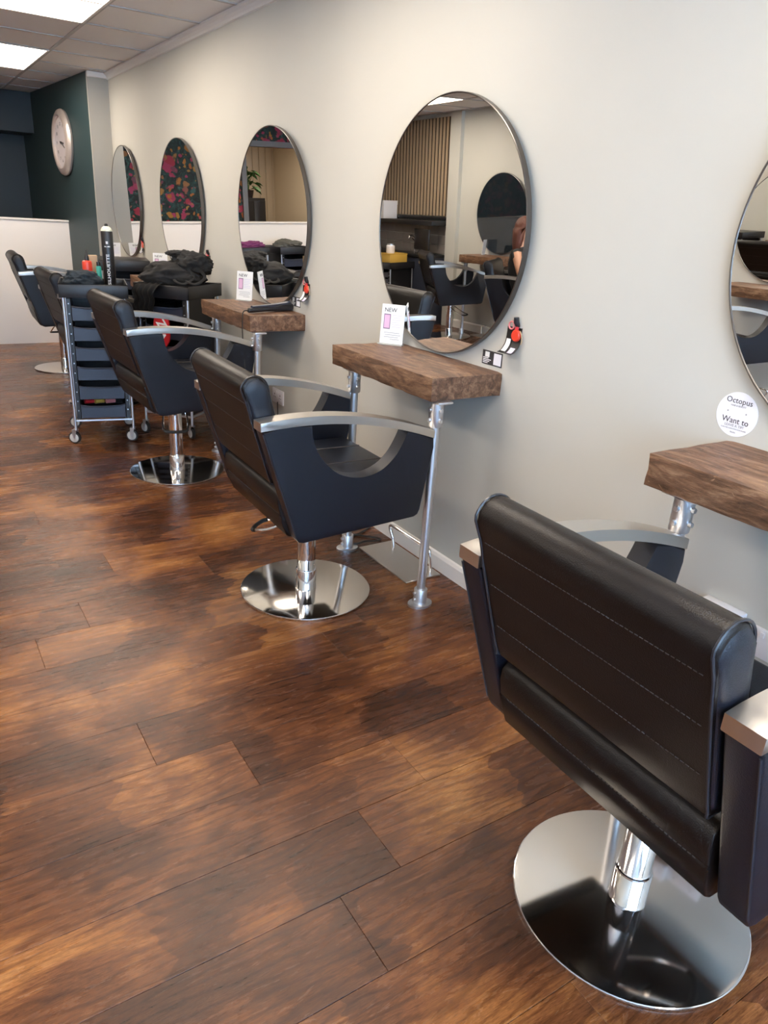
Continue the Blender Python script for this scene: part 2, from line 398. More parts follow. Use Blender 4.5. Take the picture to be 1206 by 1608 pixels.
# baseboards and coving
struct('baseboard_right', prism([(0, -.012), (-.016, -.012), (-.016, .062), (-.010, .075), (0, .078)], YR, 7.34, 'Y'), m_white)
struct('baseboard_left', prism([(XO, -.012), (XO+.016, -.012), (XO+.016, .082), (XO+.010, .095), (XO, .098)], YR, 7.46, 'Y'), m_white)
struct('trim_4', prism([(0, ZC), (-.040, ZC), (-.038, ZC-.010), (-.024, ZC-.020), (-.014, ZC-.034), (-.010, ZC-.046), (0, ZC-.050)], YR, 7.34, 'Y'), m_white)
struct('trim_5', bx((-.178, 7.31, ZC-.045), (0, 7.34, ZC), .006), m_white)
# shop front behind the camera
wr = bmesh.new()
for lo, hi in (((XO, YR-.1, -.1), (0, YR, .35)), ((XO, YR-.1, 2.33), (0, YR, ZC)), ((XO, YR-.1, .35), (-3.98, YR, 2.33)), ((-.22, YR-.1, .35), (0, YR, 2.33))): add_box(wr, lo, hi)
struct('wall_shopfront', wr, m_wall)
w1 = bmesh.new()
for x in (-3.98, -2.8, -1.55, -.27): add_box(w1, (x, YR-.08, .35), (x+.05, YR-.02, 2.33), .005, 1)
add_box(w1, (-3.98, YR-.08, .35), (-.22, YR-.02, .40)); add_box(w1, (-3.98, YR-.08, 2.28), (-.22, YR-.02, 2.33))
wf = struct('window_1', w1, m_white)
obj('window_pane', bx((-3.96, YR-.055, .38), (-.24, YR-.050, 2.3)), m_glass, wf, smooth=False)

# ceiling: slab, grid bars, tiles, panel lights
ceil = struct('ceiling', bx((XO-.1, YR-.1, ZC+.03), (.1, YE+.1, ZC+.13)), m_tile)
G = .585
gy0 = 5.46
ny0 = int(math.ceil((YR-gy0)/G)); 
xs = [0]+[-.58-G*i for i in range(7)]+[XO]
xs = [x for x in xs if x >= XO]
ys = [YR]+[gy0+G*k for k in range(ny0, 8)]+[YE]
ys = sorted(set(round(y, 4) for y in ys if YR <= y <= YE))
for x in xs[1:-1]:
    obj('ceiling_grid_bar', bx((x-.012, YR, ZC-.002), (x+.012, YE, ZC+.004)), m_grid, ceil, smooth=False)
for y in ys[1:-1]:
    obj('ceiling_grid_bar', bx((XO, y-.012, ZC-.0025), (0, y+.012, ZC+.003)), m_grid, ceil, smooth=False)
LX = (1, 5)                          # tile columns that hold lights (x index)
lampcells = {}
for k in range(-4, 3):
    ya = 4.29+2.34*k
    lampcells[round(ya, 2)] = (ya, ya+1.17)
def in_lamp(ix, yc): return ix in LX and any(a < yc < b for a, b in lampcells.values())
tmesh = {}
for ix in range(len(xs)-1):
    for iy in range(len(ys)-1):
        x1, x0 = xs[ix], xs[ix+1]; ya, yb = ys[iy], ys[iy+1]
        if in_lamp(ix, (ya+yb)/2): continue
        w, d = round(x1-x0-.006, 3), round(yb-ya-.006, 3)
        if w < .02 or d < .02: continue
        if (w, d) not in tmesh:
            o = obj('ceiling_tile', bx((-w/2, -d/2, 0), (w/2, d/2, .016), .002, 1), m_tile, ceil, smooth=False); tmesh[(w, d)] = o.data
        else:
            o = bpy.data.objects.new('ceiling_tile', tmesh[(w, d)]); COL.objects.link(o); o.parent = ceil
        o.location = ((x0+x1)/2, (ya+yb)/2, ZC+.004)
first = None
for ix in LX:
    for (ya, yb) in lampcells.values():
        if yb < YR+.2 or yb > YE: continue
        yc = (ya+yb)/2; xc = (xs[ix]+xs[ix+1])/2
        where = 'above the mirror row' if ix == 1 else 'above the opposite chairs'
        order = ['nearest the shop window', 'second from the shop window', 'third from the shop window', 'fourth from the shop window', 'closest to the teal end'][min(4, max(0, round((yc+2.0)/2.34-.3)))]

        lab = f'white LED ceiling panel {where}, {order}'
        if first is None:
            first = thing('ceiling_light', lab, 'ceiling light', (xc, yc, ZC), 0, 'LED ceiling panels')
            fb = bmesh.new(); a, b = G/2-.004, 1.17/2-.004
            for lo, hi in (((-a, -b, -.006), (-a+.016, b, .02)), ((a-.016, -b, -.006), (a, b, .02)), ((-a, -b, -.006), (a, -b+.016, .02)), ((-a, b-.016, -.006), (a, b, .02))): add_box(fb, lo, hi)
            obj('frame', fb, m_white, first, smooth=False)
            obj('diffuser', bx((-a+.016, -b+.016, 0), (a-.016, b-.016, .008)), m_diff, first, smooth=False)
        else:
            c = again(first, lab, (xc, yc, ZC))

# ================================================================== STYLING CHAIR
def arc_top(u): # top of arm bar (u,z)
    return .8065-.0012-.32*(u+.165)**2+.0075 if True else 0
def quad(p, q, r):
    (x1, y1), (x2, y2), (x3, y3) = p, q, r
    def f(x): return y1*(x-x2)*(x-x3)/((x1-x2)*(x1-x3))+y2*(x-x1)*(x-x3)/((x2-x1)*(x2-x3))+y3*(x-x1)*(x-x2)/((x3-x1)*(x3-x2))
    return f
barT = quad((-.327, .806), (-.006, .806), (.337, .724))
barB = quad((-.325, .778), (-.005, .778), (.339, .695))
H, TH, HB = .334, .060, .259
def build_chair(name, label, loc, rz, lift, lever_ang, group, old=False):
    t = thing(name, label, 'salon chair', loc, rz, group)
    dz = Matrix.Translation((0, 0, lift))
    # side panels
    hole = catmull([(-.152, barB(-.152)-.001, 0), (-.140, .722, 0), (-.108, .664, 0), (-.045, .607, 0), (.038, .584, 0), (.115, .598, 0), (.171, .641, 0), (.203, .690, 0), (.222, barB(.222)-.001, 0)], 4)
    hole = [(p.x, p.y) for p in hole]
    out = [(-.322, barB(-.322)-.001), (-.26, barB(-.26)-.001), (-.20, barB(-.2)-.001)]+hole+[(.28, barB(.28)-.001), (.336, barB(.336)-.001)]
    out += [(.3395, .66), (.300, .425), (.292, .407), (.276, .399), (-.172, .371), (-.190, .377), (-.200, .394)]
    for s in (-1, 1):
        lo, hi = sorted((s*(H-TH), s*H))
        p = obj('side_panel', xform(prism(out, lo, hi, 'Y', .007, 3), dz), m_leather, t)
        # edge seam (piping)
        seam = [(-.315, s*(H-.002), .768), (-.2545, s*(H-.002), .58), (-.197, s*(H-.002), .40)]
        obj('piping', xform(tube([(a-.004, b, c) for a, b, c in seam], .0022, 6), dz), m_piping, p)
        if s == -1: pass
        us = [-.327+i*(.664/18) for i in range(19)]
        prof = [(u, barT(u)) for u in us]+[(u, barB(u)) for u in us[::-1]]
        obj('armrest', xform(prism(prof, s*(H-TH-.002) if s > 0 else -H-.002, s*(H+.002) if s > 0 else -(H-TH)+.002, 'Y', .0025, 2), dz), m_steel, t)
    # backrest section: rear face with stitched grooves, rounded top
    rear = [(-.205, .576), (-.222, .567), (-.256, .572)]
    def lean(z): return -.262-(z-.584)*(.098/.324)
    zs = [.584, .62, .655, .705, .755, .80, .85]
    for z in zs:
        g = 0
        bul = 0 if z in (.584, .655, .755, .85) else .0022
        rear.append((lean(z)-bul+g*1.4, z))
    topc = [(-.360, .893), (-.357, .912), (-.345, .928), (-.328, .937), (-.308, .938), (-.290, .930), (-.276, .915), (-.268, .893)]
    front = [(-.262, .86), (-.240, .78), (-.215, .70), (-.190, .62), (-.192, .585)]
    sec = rear+topc+front
    rear_s = [p for p in rear if p[1] not in (.655, .755)]
    bk = obj('backrest', xform(prism(sec, -HB, HB, 'Y', .012, 3), dz), m_leather_b, t, ang=50)
    for s in (-1, 1):
        loop = catmull([(a, s*(HB-.0035), b) for a, b in rear_s[2:]+topc+front], 2, True)
        loop = [Vector((p.x, p.y, p.z)) for p in loop]
        cx = sum(p.x for p in loop)/len(loop); cz = sum(p.z for p in loop)/len(loop)
        obj('piping', xform(tube([p for p in loop], .0028, 6, closed=True), dz), m_piping, bk)
        # puffed end gusset
        pf = rear_s+topc+front
        g = bmesh.new(); n = len(pf); rings = []
        for kk, (sc_, h) in enumerate(((.86, 0), (.78, .004), (.55, .007), (.25, .008))):
            rings.append([g.verts.new((cx+(a-cx)*sc_ + 0, s*(HB-.0005+h), cz+(b-cz)*(1-(1-sc_)*.55 if kk < 3 else .4))) for a, b in pf])
        for A, B in zip(rings, rings[1:]):
            for i in range(n): g.faces.new((A[i], A[(i+1) % n], B[(i+1) % n], B[i]))
        g.faces.new(rings[-1])
        obj('end_gusset', xform(g, dz), m_leather, bk, ang=80)
    for z in (.655, .755, .85):
        st = bmesh.new(); u = lean(z)-.0002
        w = -HB+.02
        while w < HB-.02:
            add_box(st, (u-.0014, w, z-.0006), (u+.001, w+.006, z+.0006)); w += .0095
        obj('stitching', xform(st, dz), m_thread, bk, smooth=False)
    # lower back cushion
    def l2(z): return -.231+(.526-z)*(.030/.151)
    low = [(-.150, .372), (-.192, .371), (l2(.385)-.002, .380), (l2(.42)-.010, .42), (l2(.452)-.012, .452), (l2(.457)-.008, .457), (l2(.462)-.012, .462), (l2(.50)-.012, .50), (-.235, .527), (-.222, .541), (-.200, .545), (-.175, .538), (-.150, .520)]
    lc = obj('lower_back_cushion', xform(prism(low, -HB-.004, HB+.004, 'Y', .012, 3), dz), m_leather_b, t, ang=50)
    st = bmesh.new(); w = -HB+.02
    while w < HB-.02:
        add_box(st, (l2(.457)-.0105, w, .4562), (l2(.457)-.006, w+.006, .4578)); w += .0095
    obj('stitching', xform(st, dz), m_thread, lc, smooth=False)
    # dark infill between backrest and cushion, seat
    obj('seat_shell', xform(bx((-.17, -(H-TH)+.001, .385), (.27, H-TH-.001, .44), .01), dz), m_blackp, t)
    sp = bmesh.new(); add_box(sp, (-.175, -HB-.010, .44), (.305, HB+.010, .545), .028, 4)
    for v in sp.verts:
        if v.co.z > .52: v.co.z += .012*math.cos(v.co.y/HB*1.4)*math.cos((v.co.x-.06)/.24*1.3)
    seat = obj('seat', xform(sp, dz), m_leather, t)
    for y in (-.09, .09): obj('seam', xform(tube([(-.15, y, .5545), (.06, y, .5575), (.27, y, .5555)], .0022, 6), dz), m_thread, seat)
    # column and base
    mp = bx((-.09, -.09, .352+lift), (.09, .09, .386+lift), .006); obj('mounting_plate', mp, m_blackp, t)
    col = lathe([(0, .085), (.036, .085), (.0365, .09), (.0365, .352+lift), (0, .352+lift)], 40); c = obj('column', col, m_chrome, t)
    obj('column_sleeve', lathe([(.0375, .008), (.043, .0085), (.0425, .018), (.0415, .022), (.0415, .092), (.040, .096), (.0365, .097)], 40), m_chrome, c)
    dp = [(0, .0), (.2585, .0), (.2605, .002), (.2612, .005), (.2608, .0085), (.2590, .0098), (.2570, .0102), (0, .0103)]
    obj('base_disc', lathe(dp, 96), m_disc, t, ang=18)
    # pump lever loop
    ca, sa = math.cos(lever_ang), math.sin(lever_ang)
    def lp(a, b, z): return (a*ca-b*sa, a*sa+b*ca, z)
    zt = .305+lift
    pts = catmull([lp(.035, -.052, zt+.02), lp(.07, -.060, zt), lp(.13, -.066, zt-.035), lp(.195, -.060, zt-.055), lp(.215, -.035, zt-.06), lp(.215, .035, zt-.06), lp(.195, .060, zt-.055), lp(.13, .066, zt-.035), lp(.07, .060, zt), lp(.035, .052, zt+.02)], 5)
    lev = obj('pump_lever', tube(pts, .0055, 8), m_chrome, t)
    obj('lever_grip', tube(pts[15:31], .0085, 10), m_rubber, lev)
    return t
CG = 'black leather salon chairs with steel arms'
chairs = [((-.6285, .554), -1.4, .008, R(-60), 'black leather salon chair in the foreground, seen from behind, nearest the camera'),
          ((-.6085, 2.225), -1.56, 0., R(133), 'black leather salon chair with its whole side showing, in front of the large middle mirror'),
          ((-.617, 3.846), 1.5, .046, R(-108), 'raised black leather salon chair standing in front of the drawer trolley'),
          ((-.61, 5.6), 2, .02, R(90), 'black leather salon chair half hidden behind the drawer trolley, second farthest'),
          ((-.637, 6.966), -2.25, .044, R(95), 'farthest black leather salon chair, before the white partition')]
for (x, y), rz, lift, la, lab in chairs:
    build_chair('salon_chair', lab, (x, y, 0), R(rz), lift, la, CG)

# ================================================================== MIRRORS
MR = .458; TILT = R(-1.35)
def build_mirror(loc, rz, label, r=MR, glass=None, group='round wall mirrors'):
    t = thing('wall_mirror', label, 'mirror', loc, 0, group); t.rotation_euler = (0, TILT, rz)
    obj('glass', lathe([(0, -.020), (r-.0045, -.020), (r-.0045, -.012), (0, -.012)], 96, axis='X'), glass or m_mirror, t, ang=30)
    obj('rim', lathe([(r-.0055, -.0195), (r-.005, -.0215), (r-.0025, -.0225), (r, -.021), (r, -.001), (r-.006, 0), (r-.0055, -.0195)], 96, axis='X'), m_rim, t, ang=50)
    return t
mirs = [(.583, 1.4014+.005, .458, 'round mirror cut by the right picture edge, above the round white sticker'),
        (2.2626, 1.4014-.009, .462, 'large round mirror in the middle, reflecting the slatted wood panel'),
        (3.861, 1.4014-.017, .458, 'round mirror above the shelf with the black hair straightener'),
        (5.420, 1.4014, .458, 'round mirror reflecting only floral wallpaper and the white partition'),
        (6.893, 1.4014+.026, .445, 'farthest round mirror, beside the pale end pier')]
for y, z, r, lab in mirs: build_mirror((-.0125, y, z), 0, lab, r)

# ================================================================== SHELVES on pipe legs
def build_shelf(loc, rz, y0, y1, label, legs, group='wooden shelves on steel pipe legs'):
    t = thing('styling_shelf', label, 'shelf', loc, rz, group)
    D, zt, th = .320, .918, .087
    bm = bmesh.new(); L = y1-y0; nx, ny, nz = 8, 28, 4
    g = {}
    for i in range(nx+1):
        for j in range(ny+1):
            for k in range(nz+1):
                if i in (0, nx) or j in (0, ny) or k in (0, nz):
                    p = Vector((-D+D*i/nx, y0+L*j/ny, zt-th+th*k/nz))
                    edge = sum((i == 0, j in (0, ny), k in (0, nz)))
                    n = noise.noise_vector(Vector((p.x*9, p.y*9+y0*3, p.z*14)))
                    if i == 0: p.x += n.x*.004
                    if j in (0, ny): p.y += n.y*.003
                    if k == nz: p.z += -abs(n.z)*.0012
                    if edge >= 2:
                        c = Vector((-D/2, (y0+y1)/2, zt-th/2)); q = noise.noise_vector(Vector((p.x*22, p.y*22, p.z*30+5)))
                        cut = .003+.006*max(0, q.x)
                        if i == 0: p.x += cut
                        if k == nz: p.z -= cut*.8
                        elif k == 0: p.z += cut*.8
                        if j == 0: p.y += cut*.6
                        elif j == ny: p.y -= cut*.6
                    if i == nx: p.x = -.001
                    g[i, j, k] = bm.verts.new(p)
    def q(a, b, c, d): bm.faces.new([g[v] for v in (a, b, c, d)])
    for i in range(nx):
        for j in range(ny):
            for k in (0, nz): q((i, j, k), (i+1, j, k), (i+1, j+1, k), (i, j+1, k))
        for k in range(nz):
            for j in (0, ny): q((i, j, k), (i+1, j, k), (i+1, j, k+1), (i, j, k+1))
    for j in range(ny):
        for k in range(nz):
            for i in (0, nx): q((i, j, k), (i, j+1, k), (i, j+1, k+1), (i, j, k+1))
    obj('shelf_board', bm, m_wood, t, ang=55)
    zb = zt-th
    for yl in legs:
        x = -.262
        lg = obj('pipe_leg', tube([(x, yl, .01), (x, yl, zb-.012)], .0175, 20), m_galv, t)
        hd = lathe([(.0176, -.10), (.0245, -.10), (.0262, -.097), (.0262, -.012), (.0176, -.012)], 24, (x, yl, zb)); 
        add_box(hd, (x-.034, yl-.055, zb-.010), (x+.034, yl+.055, zb+.002), .008, 2)
        obj('top_flange', hd, m_galv, lg)
        for z in (zb-.036, zb-.074):
            sc_ = bmesh.new(); add_lathe(sc_, [(0, -.034), (.0065, -.034), (.0075, -.031), (.0075, -.022), (0, -.022)], 12, (x, yl, z), 'Y')
            obj('set_screw', sc_, m_galv, lg)
            obj('set_screw', lathe([(0, -.034), (.0065, -.034), (.0075, -.031), (.0075, -.022), (0, -.022)], 12, (x, yl, z), 'X'), m_galv, lg)
        ft = lathe([(.0176, .072), (.0250, .072), (.0265, .069), (.0265, .010), (.0176, .010)], 24, (x, yl, 0))
        pl = lathe([(0, 0), (1, 0), (1, .85), (.93, 1), (0, 1)], 28); xform(pl, Matrix.Translation((x, yl, 0)) @ Matrix.Diagonal((.052, .040, .011, 1)))
        ft = merge(ft, pl)
        for z in (.030, .056): add_lathe(ft, [(0, -.034), (.006, -.034), (.007, -.031), (.007, -.024), (0, -.024)], 12, (x, yl, z), 'X')
        obj('foot_flange', ft, m_galv, lg)
    return t
build_shelf((0, 0, 0), 0, .22, .958, 'chunky brown timber shelf at the right picture edge, in front of the foreground chair', (.33, .868))
s2 = build_shelf((0, 0, 0), 0, 1.872, 2.592, 'chunky brown timber shelf carrying the NEW card, under the large middle mirror', (1.908, 2.49))
build_shelf((0, 0, 0), 0, 3.472, 4.212, 'brown timber shelf with black hair straightener on it', (3.512, 4.11))
build_shelf((0, 0, 0), 0, 5.05, 5.80, 'timber shelf mostly hidden behind the black bag, its brown end showing', (5.09, 5.70))
build_shelf((0, 0, 0), 0, 6.55, 7.19, 'farthest timber shelf, under the last mirror by the end pier', (6.59, 7.10))

# ================================================================== FOOTREST
def build_footrest(loc, rz, label):
    t = thing('footrest', label, 'footrest', loc, rz, 'steel footrests')
    obj('plate', bx((-.095, -.196, 0), (.085, .196, .008), .0015, 1), m_plate, t)
    p = catmull([(.055, -.158, .006), (.052, -.160, .05), (.046, -.156, .095), (.046, -.135, .112), (.046, 0, .113), (.046, .135, .112), (.046, .156, .095), (.052, .138, .05), (.055, .132, .006)], 5)
    obj('rail', tube(p, .0075, 12), m_chrome, t)
    return t
build_footrest((-.118, 2.272, 0), 0, 'flat brushed steel footrest plate with tubular rail on the floor by the near pipe leg')
# ================================================================== CARD STANDS
def build_card(loc, rz, label, detail=True, h=.168, w=.104):
    t = thing('card_stand', label, 'sign', loc, rz, 'price cards on the shelves')
    # local: faces -Y, x to the right
    obj('acrylic_base', bx((-w/2-.004, -.022, 0), (w/2+.004, .022, .006), .002), m_acryl, t)
    c = obj('card', bx((-w/2, -.002, .005), (w/2, .002, h), .0008, 1), m_card, t, rot=(R(-6), 0, 0))
    fx = basis((1, 0, 0), (0, 0, 1))
    tb = xform(text_bm('NEW', .024), Matrix.Translation((-.012, -.0026, h-.024)) @ fx); obj('lettering', tb, m_ink, c, smooth=False)
    obj('phone_print', bx((-.040, -.0028, .066), (-.010, -.002, .128), .0003, 1), m_phone, c, smooth=False)
    sc_ = bmesh.new(); add_box(sc_, (-.037, -.0032, .070), (-.013, -.0028, .124)); obj('screen_print', sc_, m_screen, c, smooth=False)
    pr = bmesh.new()
    for i, (a, b) in enumerate(((-.004, .040), (-.004, .034), (-.004, .038), (-.004, .028), (-.004, .040), (-.004, .036))): add_box(pr, (a, -.0028, .122-i*.0095), (b, -.0022, .1245-i*.0095))
    obj('small_print', pr, m_lilac, c, smooth=False)
    pr = bmesh.new()
    for i, (a, b) in enumerate(((-.034, .036), (-.030, .040), (-.034, .030), (-.006, .036))): add_box(pr, (a, -.0028, .050-i*.009), (b, -.0022, .0518-i*.009))
    obj('small_print', pr, m_grayink, c, smooth=False)
    return t
c2 = build_card((-.072, 2.520, .916), R(-52), 'white NEW price card in an acrylic stand on the middle shelf')
again(c2, 'white NEW price card on the shelf with the hair straightener', (-.085, 4.115, .916), R(-50))
again(c2, 'white price card partly behind the black bag, on the shelf of the floral reflecting mirror', (-.12, 5.66, .916), R(-20))
again(c2, 'farthest white price card, left of the last mirror foot', (-.115, 7.06, .916), R(-15))

# ================================================================== WALL STICKERS AND HANGING TAG HOLDERS
def build_holder(loc, label):
    t = thing('tag_holder', label, 'tag holder', loc, 0, 'red and black tag holders beside the mirrors')
    # local: wall at x=0, right in view = -y ; sculpted tray curving out at the bottom
    tray = catmull([(-.004, 0, .030, ), (-.005, 0, 0), (-.010, 0, -.030), (-.026, 0, -.052), (-.044, 0, -.060)], 5)
    def sheet(y0, y1, pts, th):
        bm = bmesh.new(); A = [[bm.verts.new((p.x, y, p.z)) for y in (y0, y1)] for p in pts]; B = [[bm.verts.new((p.x+th, y, p.z+th*.2)) for y in (y0, y1)] for p in pts]
        for S in (A, B):
            for a, b in zip(S, S[1:]): bm.faces.new((a[0], a[1], b[1], b[0]))
        for a, b, c, d in zip(A, A[1:], B, B[1:]):
            bm.faces.new((a[0], b[0], d[0], c[0])); bm.faces.new((a[1], b[1], d[1], c[1]))
        bm.faces.new((A[0][0], A[0][1], B[0][1], B[0][0])); bm.faces.new((A[-1][0], A[-1][1], B[-1][1], B[-1][0])); return bm
    obj('tray', sheet(.038, .006, tray, .003), m_blackp, t); obj('tray', sheet(.004, -.036, tray, .003), m_blackp, t)
    obj('price_label', sheet(.032, .010, [Vector((p.x-.0015, p.y, p.z)) for p in tray[7:17]], .001), m_card, t)
    obj('price_label', sheet(-.004, -.028, [Vector((p.x-.0015, p.y, p.z)) for p in tray[12:18]], .001), m_lilac, t)
    obj('hook', tube([(-.001, -.012, .034), (-.012, -.012, .050), (-.014, -.012, .066)], [.008, .010, .009], 12), m_blackp, t)
    obj('round_tag', lathe([(0, -.018), (.018, -.018), (.021, -.014), (.021, -.008), (0, -.008)], 28, (0, -.018, .004), 'X'), m_redplastic, t)
    obj('key_ring', tube([(-.010, .012+.013*math.cos(a), .036+.013*math.sin(a)) for a in [2*PI*k/20 for k in range(20)]], .003, 8, closed=True), m_pink, t)
    st = bmesh.new()
    for k in range(4): add_tube(st, [(-.010, -.012-.004*k, .034), (-.013, -.012-.0045*k, .024)], .002, 6)
    obj('red_cord', st, m_red, t)
    obj('pale_tassel', tube(catmull([(-.006, -.030, .020), (-.010, -.042, .012), (-.008, -.047, -.010), (-.008, -.043, -.024)], 4), .0025, 6), m_tan, t)
    return t
h1 = build_holder((0, 1.832, 1.058), 'red and black tag holder hung right of the large middle mirror')
again(h1, 'red and black tag holder right of the mirror above the hair straightener', (0, 3.462, 1.048))
again(h1, 'red and black tag holder peeping above the black bag', (0, 4.94, 1.09))
again(h1, 'farthest tag holder, right of the last mirror', (0, 6.53, 1.09))
WV = basis((0, -1, 0), (0, 0, 1))   # text on right wall
def sq_sticker(y, z, label):
    t = thing('wall_sticker', label, 'sticker', (0, y, z), 0, 'small black square wall stickers')
    t.rotation_euler = (R(0), 0, 0)
    obj('backing', bx((-.0015, -.056, -.026), (0, .056, .026), .0005, 1), m_ink, t)
    obj('white_panel', bx((-.0022, -.051, -.021), (-.0015, -.010, .021)), m_stickerw, t, smooth=False)
    w = bmesh.new(); add_box(w, (-.0022, .016, .002), (-.0015, .040, .021)); obj('logo_patch', w, m_whitetext, t, smooth=False)
    w = bmesh.new()
    for i, L in enumerate((.030, .045, .036, .028)): add_box(w, (-.0022, .050-L, -.003-i*.006), (-.0015, .050, .000-i*.006))
    obj('small_print', w, m_whitetext, t, smooth=False)
    return t
q1 = sq_sticker(1.938, .959, 'small black and white square sticker at the near end of the middle shelf')
again(q1, 'small black and white square sticker beside the hair straightener', (0, 3.59, .972))
# round sticker
t = thing('round_sticker', 'round white sticker reading Octopus, above the near timber shelf', 'sticker', (0, .944, .989))
obj('disc', lathe([(0, -.0012), (.0590, -.0012), (.0592, 0), (0, 0)], 64, axis='X'), m_stickerw, t)
for s, z, sz, mm in (('Octopus', .036, .0215, m_ink), ('HAIR & BEAUTY', .0225, .0062, m_grayink), ('Want to', -.017, .0225, m_ink), ('LEAVE A TIP?', -.0305, .0098, m_grayink), ('SCAN THE CODE WITH YOUR PHONE', -.039, .0042, m_grayink), ('thanks', -.0475, .006, m_grayink)):
    obj('lettering', xform(text_bm(s, sz, ext=.0002), Matrix.Translation((-.0016, 0, z)) @ WV), mm, t, smooth=False)
for y in (.027, -.026): obj('dot', lathe([(0, -.0018), (.002, -.0018), (.002, -.0012)], 10, (0, y, .006), 'X'), m_grayink, t)

# ================================================================== SOCKETS
def socket(y, z, label, gang=2):
    t = thing('wall_socket', label, 'socket', (0, y, z), 0, 'white wall sockets')
    w = .147 if gang == 2 else .086
    obj('face_plate', bx((-.011, -w/2, -.043), (0, w/2, .043), .004), m_plastic_w, t)
    hb_ = bmesh.new()
    for c in ((-.037, .037) if gang == 2 else (0,)):
        add_box(hb_, (-.0116, c-.003, .006), (-.0108, c+.003, .015)); add_box(hb_, (-.0116, c-.014, -.009), (-.0108, c-.006, -.005)); add_box(hb_, (-.0116, c+.006, -.009), (-.0108, c+.014, -.005))
    obj('pin_slots', hb_, m_ink, t, smooth=False)
    sw = bmesh.new()
    for c in ((-.012, .012) if gang == 2 else ()): add_box(sw, (-.014, c-.006, .018), (-.0108, c+.006, .034), .001, 1)
    if gang == 2: obj('rocker_switch', sw, m_plastic_w, t)
    return t
so = socket(.705, .412, 'white double wall socket between the foreground chair and wall')
again(so, 'white double wall socket seen under the arm of the chair with the round hole', (0, 3.80, .40))
t = thing('switch_box', 'white surface-mounted switch box beside the double socket', 'switch box', (0, .836, .430))
obj('box', bx((-.034, -.062, -.044), (0, .062, .044), .005), m_plastic_w, t); obj('rocker', bx((-.038, -.03, -.018), (-.033, .03, .018), .002), m_plastic_w, t)

# ================================================================== HAIR STRAIGHTENER, CABLES
t = thing('hair_straightener', 'black hair straightener lying across the near end of its shelf', 'hair straightener', (-.15, 3.592, .920), R(18))
def flat_bar(pts, w, h, m, name, par):  # elongated flattened body along x
    bm = bmesh.new(); rings = []
    for (x, wy, hz, zc) in pts:
        rings.append([bm.verts.new((x, wy*math.copysign(abs(math.cos(a))**.6, math.cos(a)), zc+hz*math.copysign(abs(math.sin(a))**.6, math.sin(a)))) for a in [2*PI*k/14 for k in range(14)]])
    for A, B in zip(rings, rings[1:]):
        for k in range(14): bm.faces.new((A[k], A[(k+1) % 14], B[(k+1) % 14], B[k]))
    bm.faces.new(rings[0]); bm.faces.new(rings[-1]); return obj(name, bm, m, par)
flat_bar([(-.155, .008, .008, .012), (-.150, .012, .012, .014), (-.05, .013, .013, .015), (.02, .015, .014, .015), (.05, .022, .016, .017), (.07, .024, .018, .018), (.145, .024, .020, .020), (.152, .020, .016, .020), (.155, .010, .008, .020)], 0, 0, m_blackp, 'lower_arm', t)
flat_bar([(-.13, .010, .006, .030), (-.05, .012, .008, .031), (.04, .016, .009, .034), (.13, .020, .009, .042)], 0, 0, m_navyp, 'upper_arm', t)
cp = catmull([(-.300, 3.545, .934), (-.325, 3.538, .930), (-.334, 3.535, .90), (-.336, 3.53, .80), (-.330, 3.52, .66), (-.322, 3.51, .52), (-.30, 3.50, .30), (-.26, 3.52, .06), (-.22, 3.56, .006), (-.12, 3.62, .006), (-.04, 3.72, .05), (-.015, 3.79, .37)], 6)
o = obj('power_cable', tube(cp, .003, 6), m_rubber, None); tag(o, 'thin black cable hanging from the straightener over the shelf edge', 'cable')
fc = catmull([(-.03, 2.66, .006), (-.10, 2.62, .006), (-.19, 2.58, .006), (-.22, 2.50, .012), (-.16, 2.50, .014), (-.10, 2.49, .010), (-.07, 2.51, .006), (-.12, 2.57, .006), (-.22, 2.66, .006), (-.28, 2.80, .006), (-.2, 3.0, .006), (-.06, 3.1, .006)], 6)
o = obj('floor_cable', tube(fc, .004, 6), m_rubber, None); tag(o, 'black cable looped on the floor behind the footrest plate', 'cable')

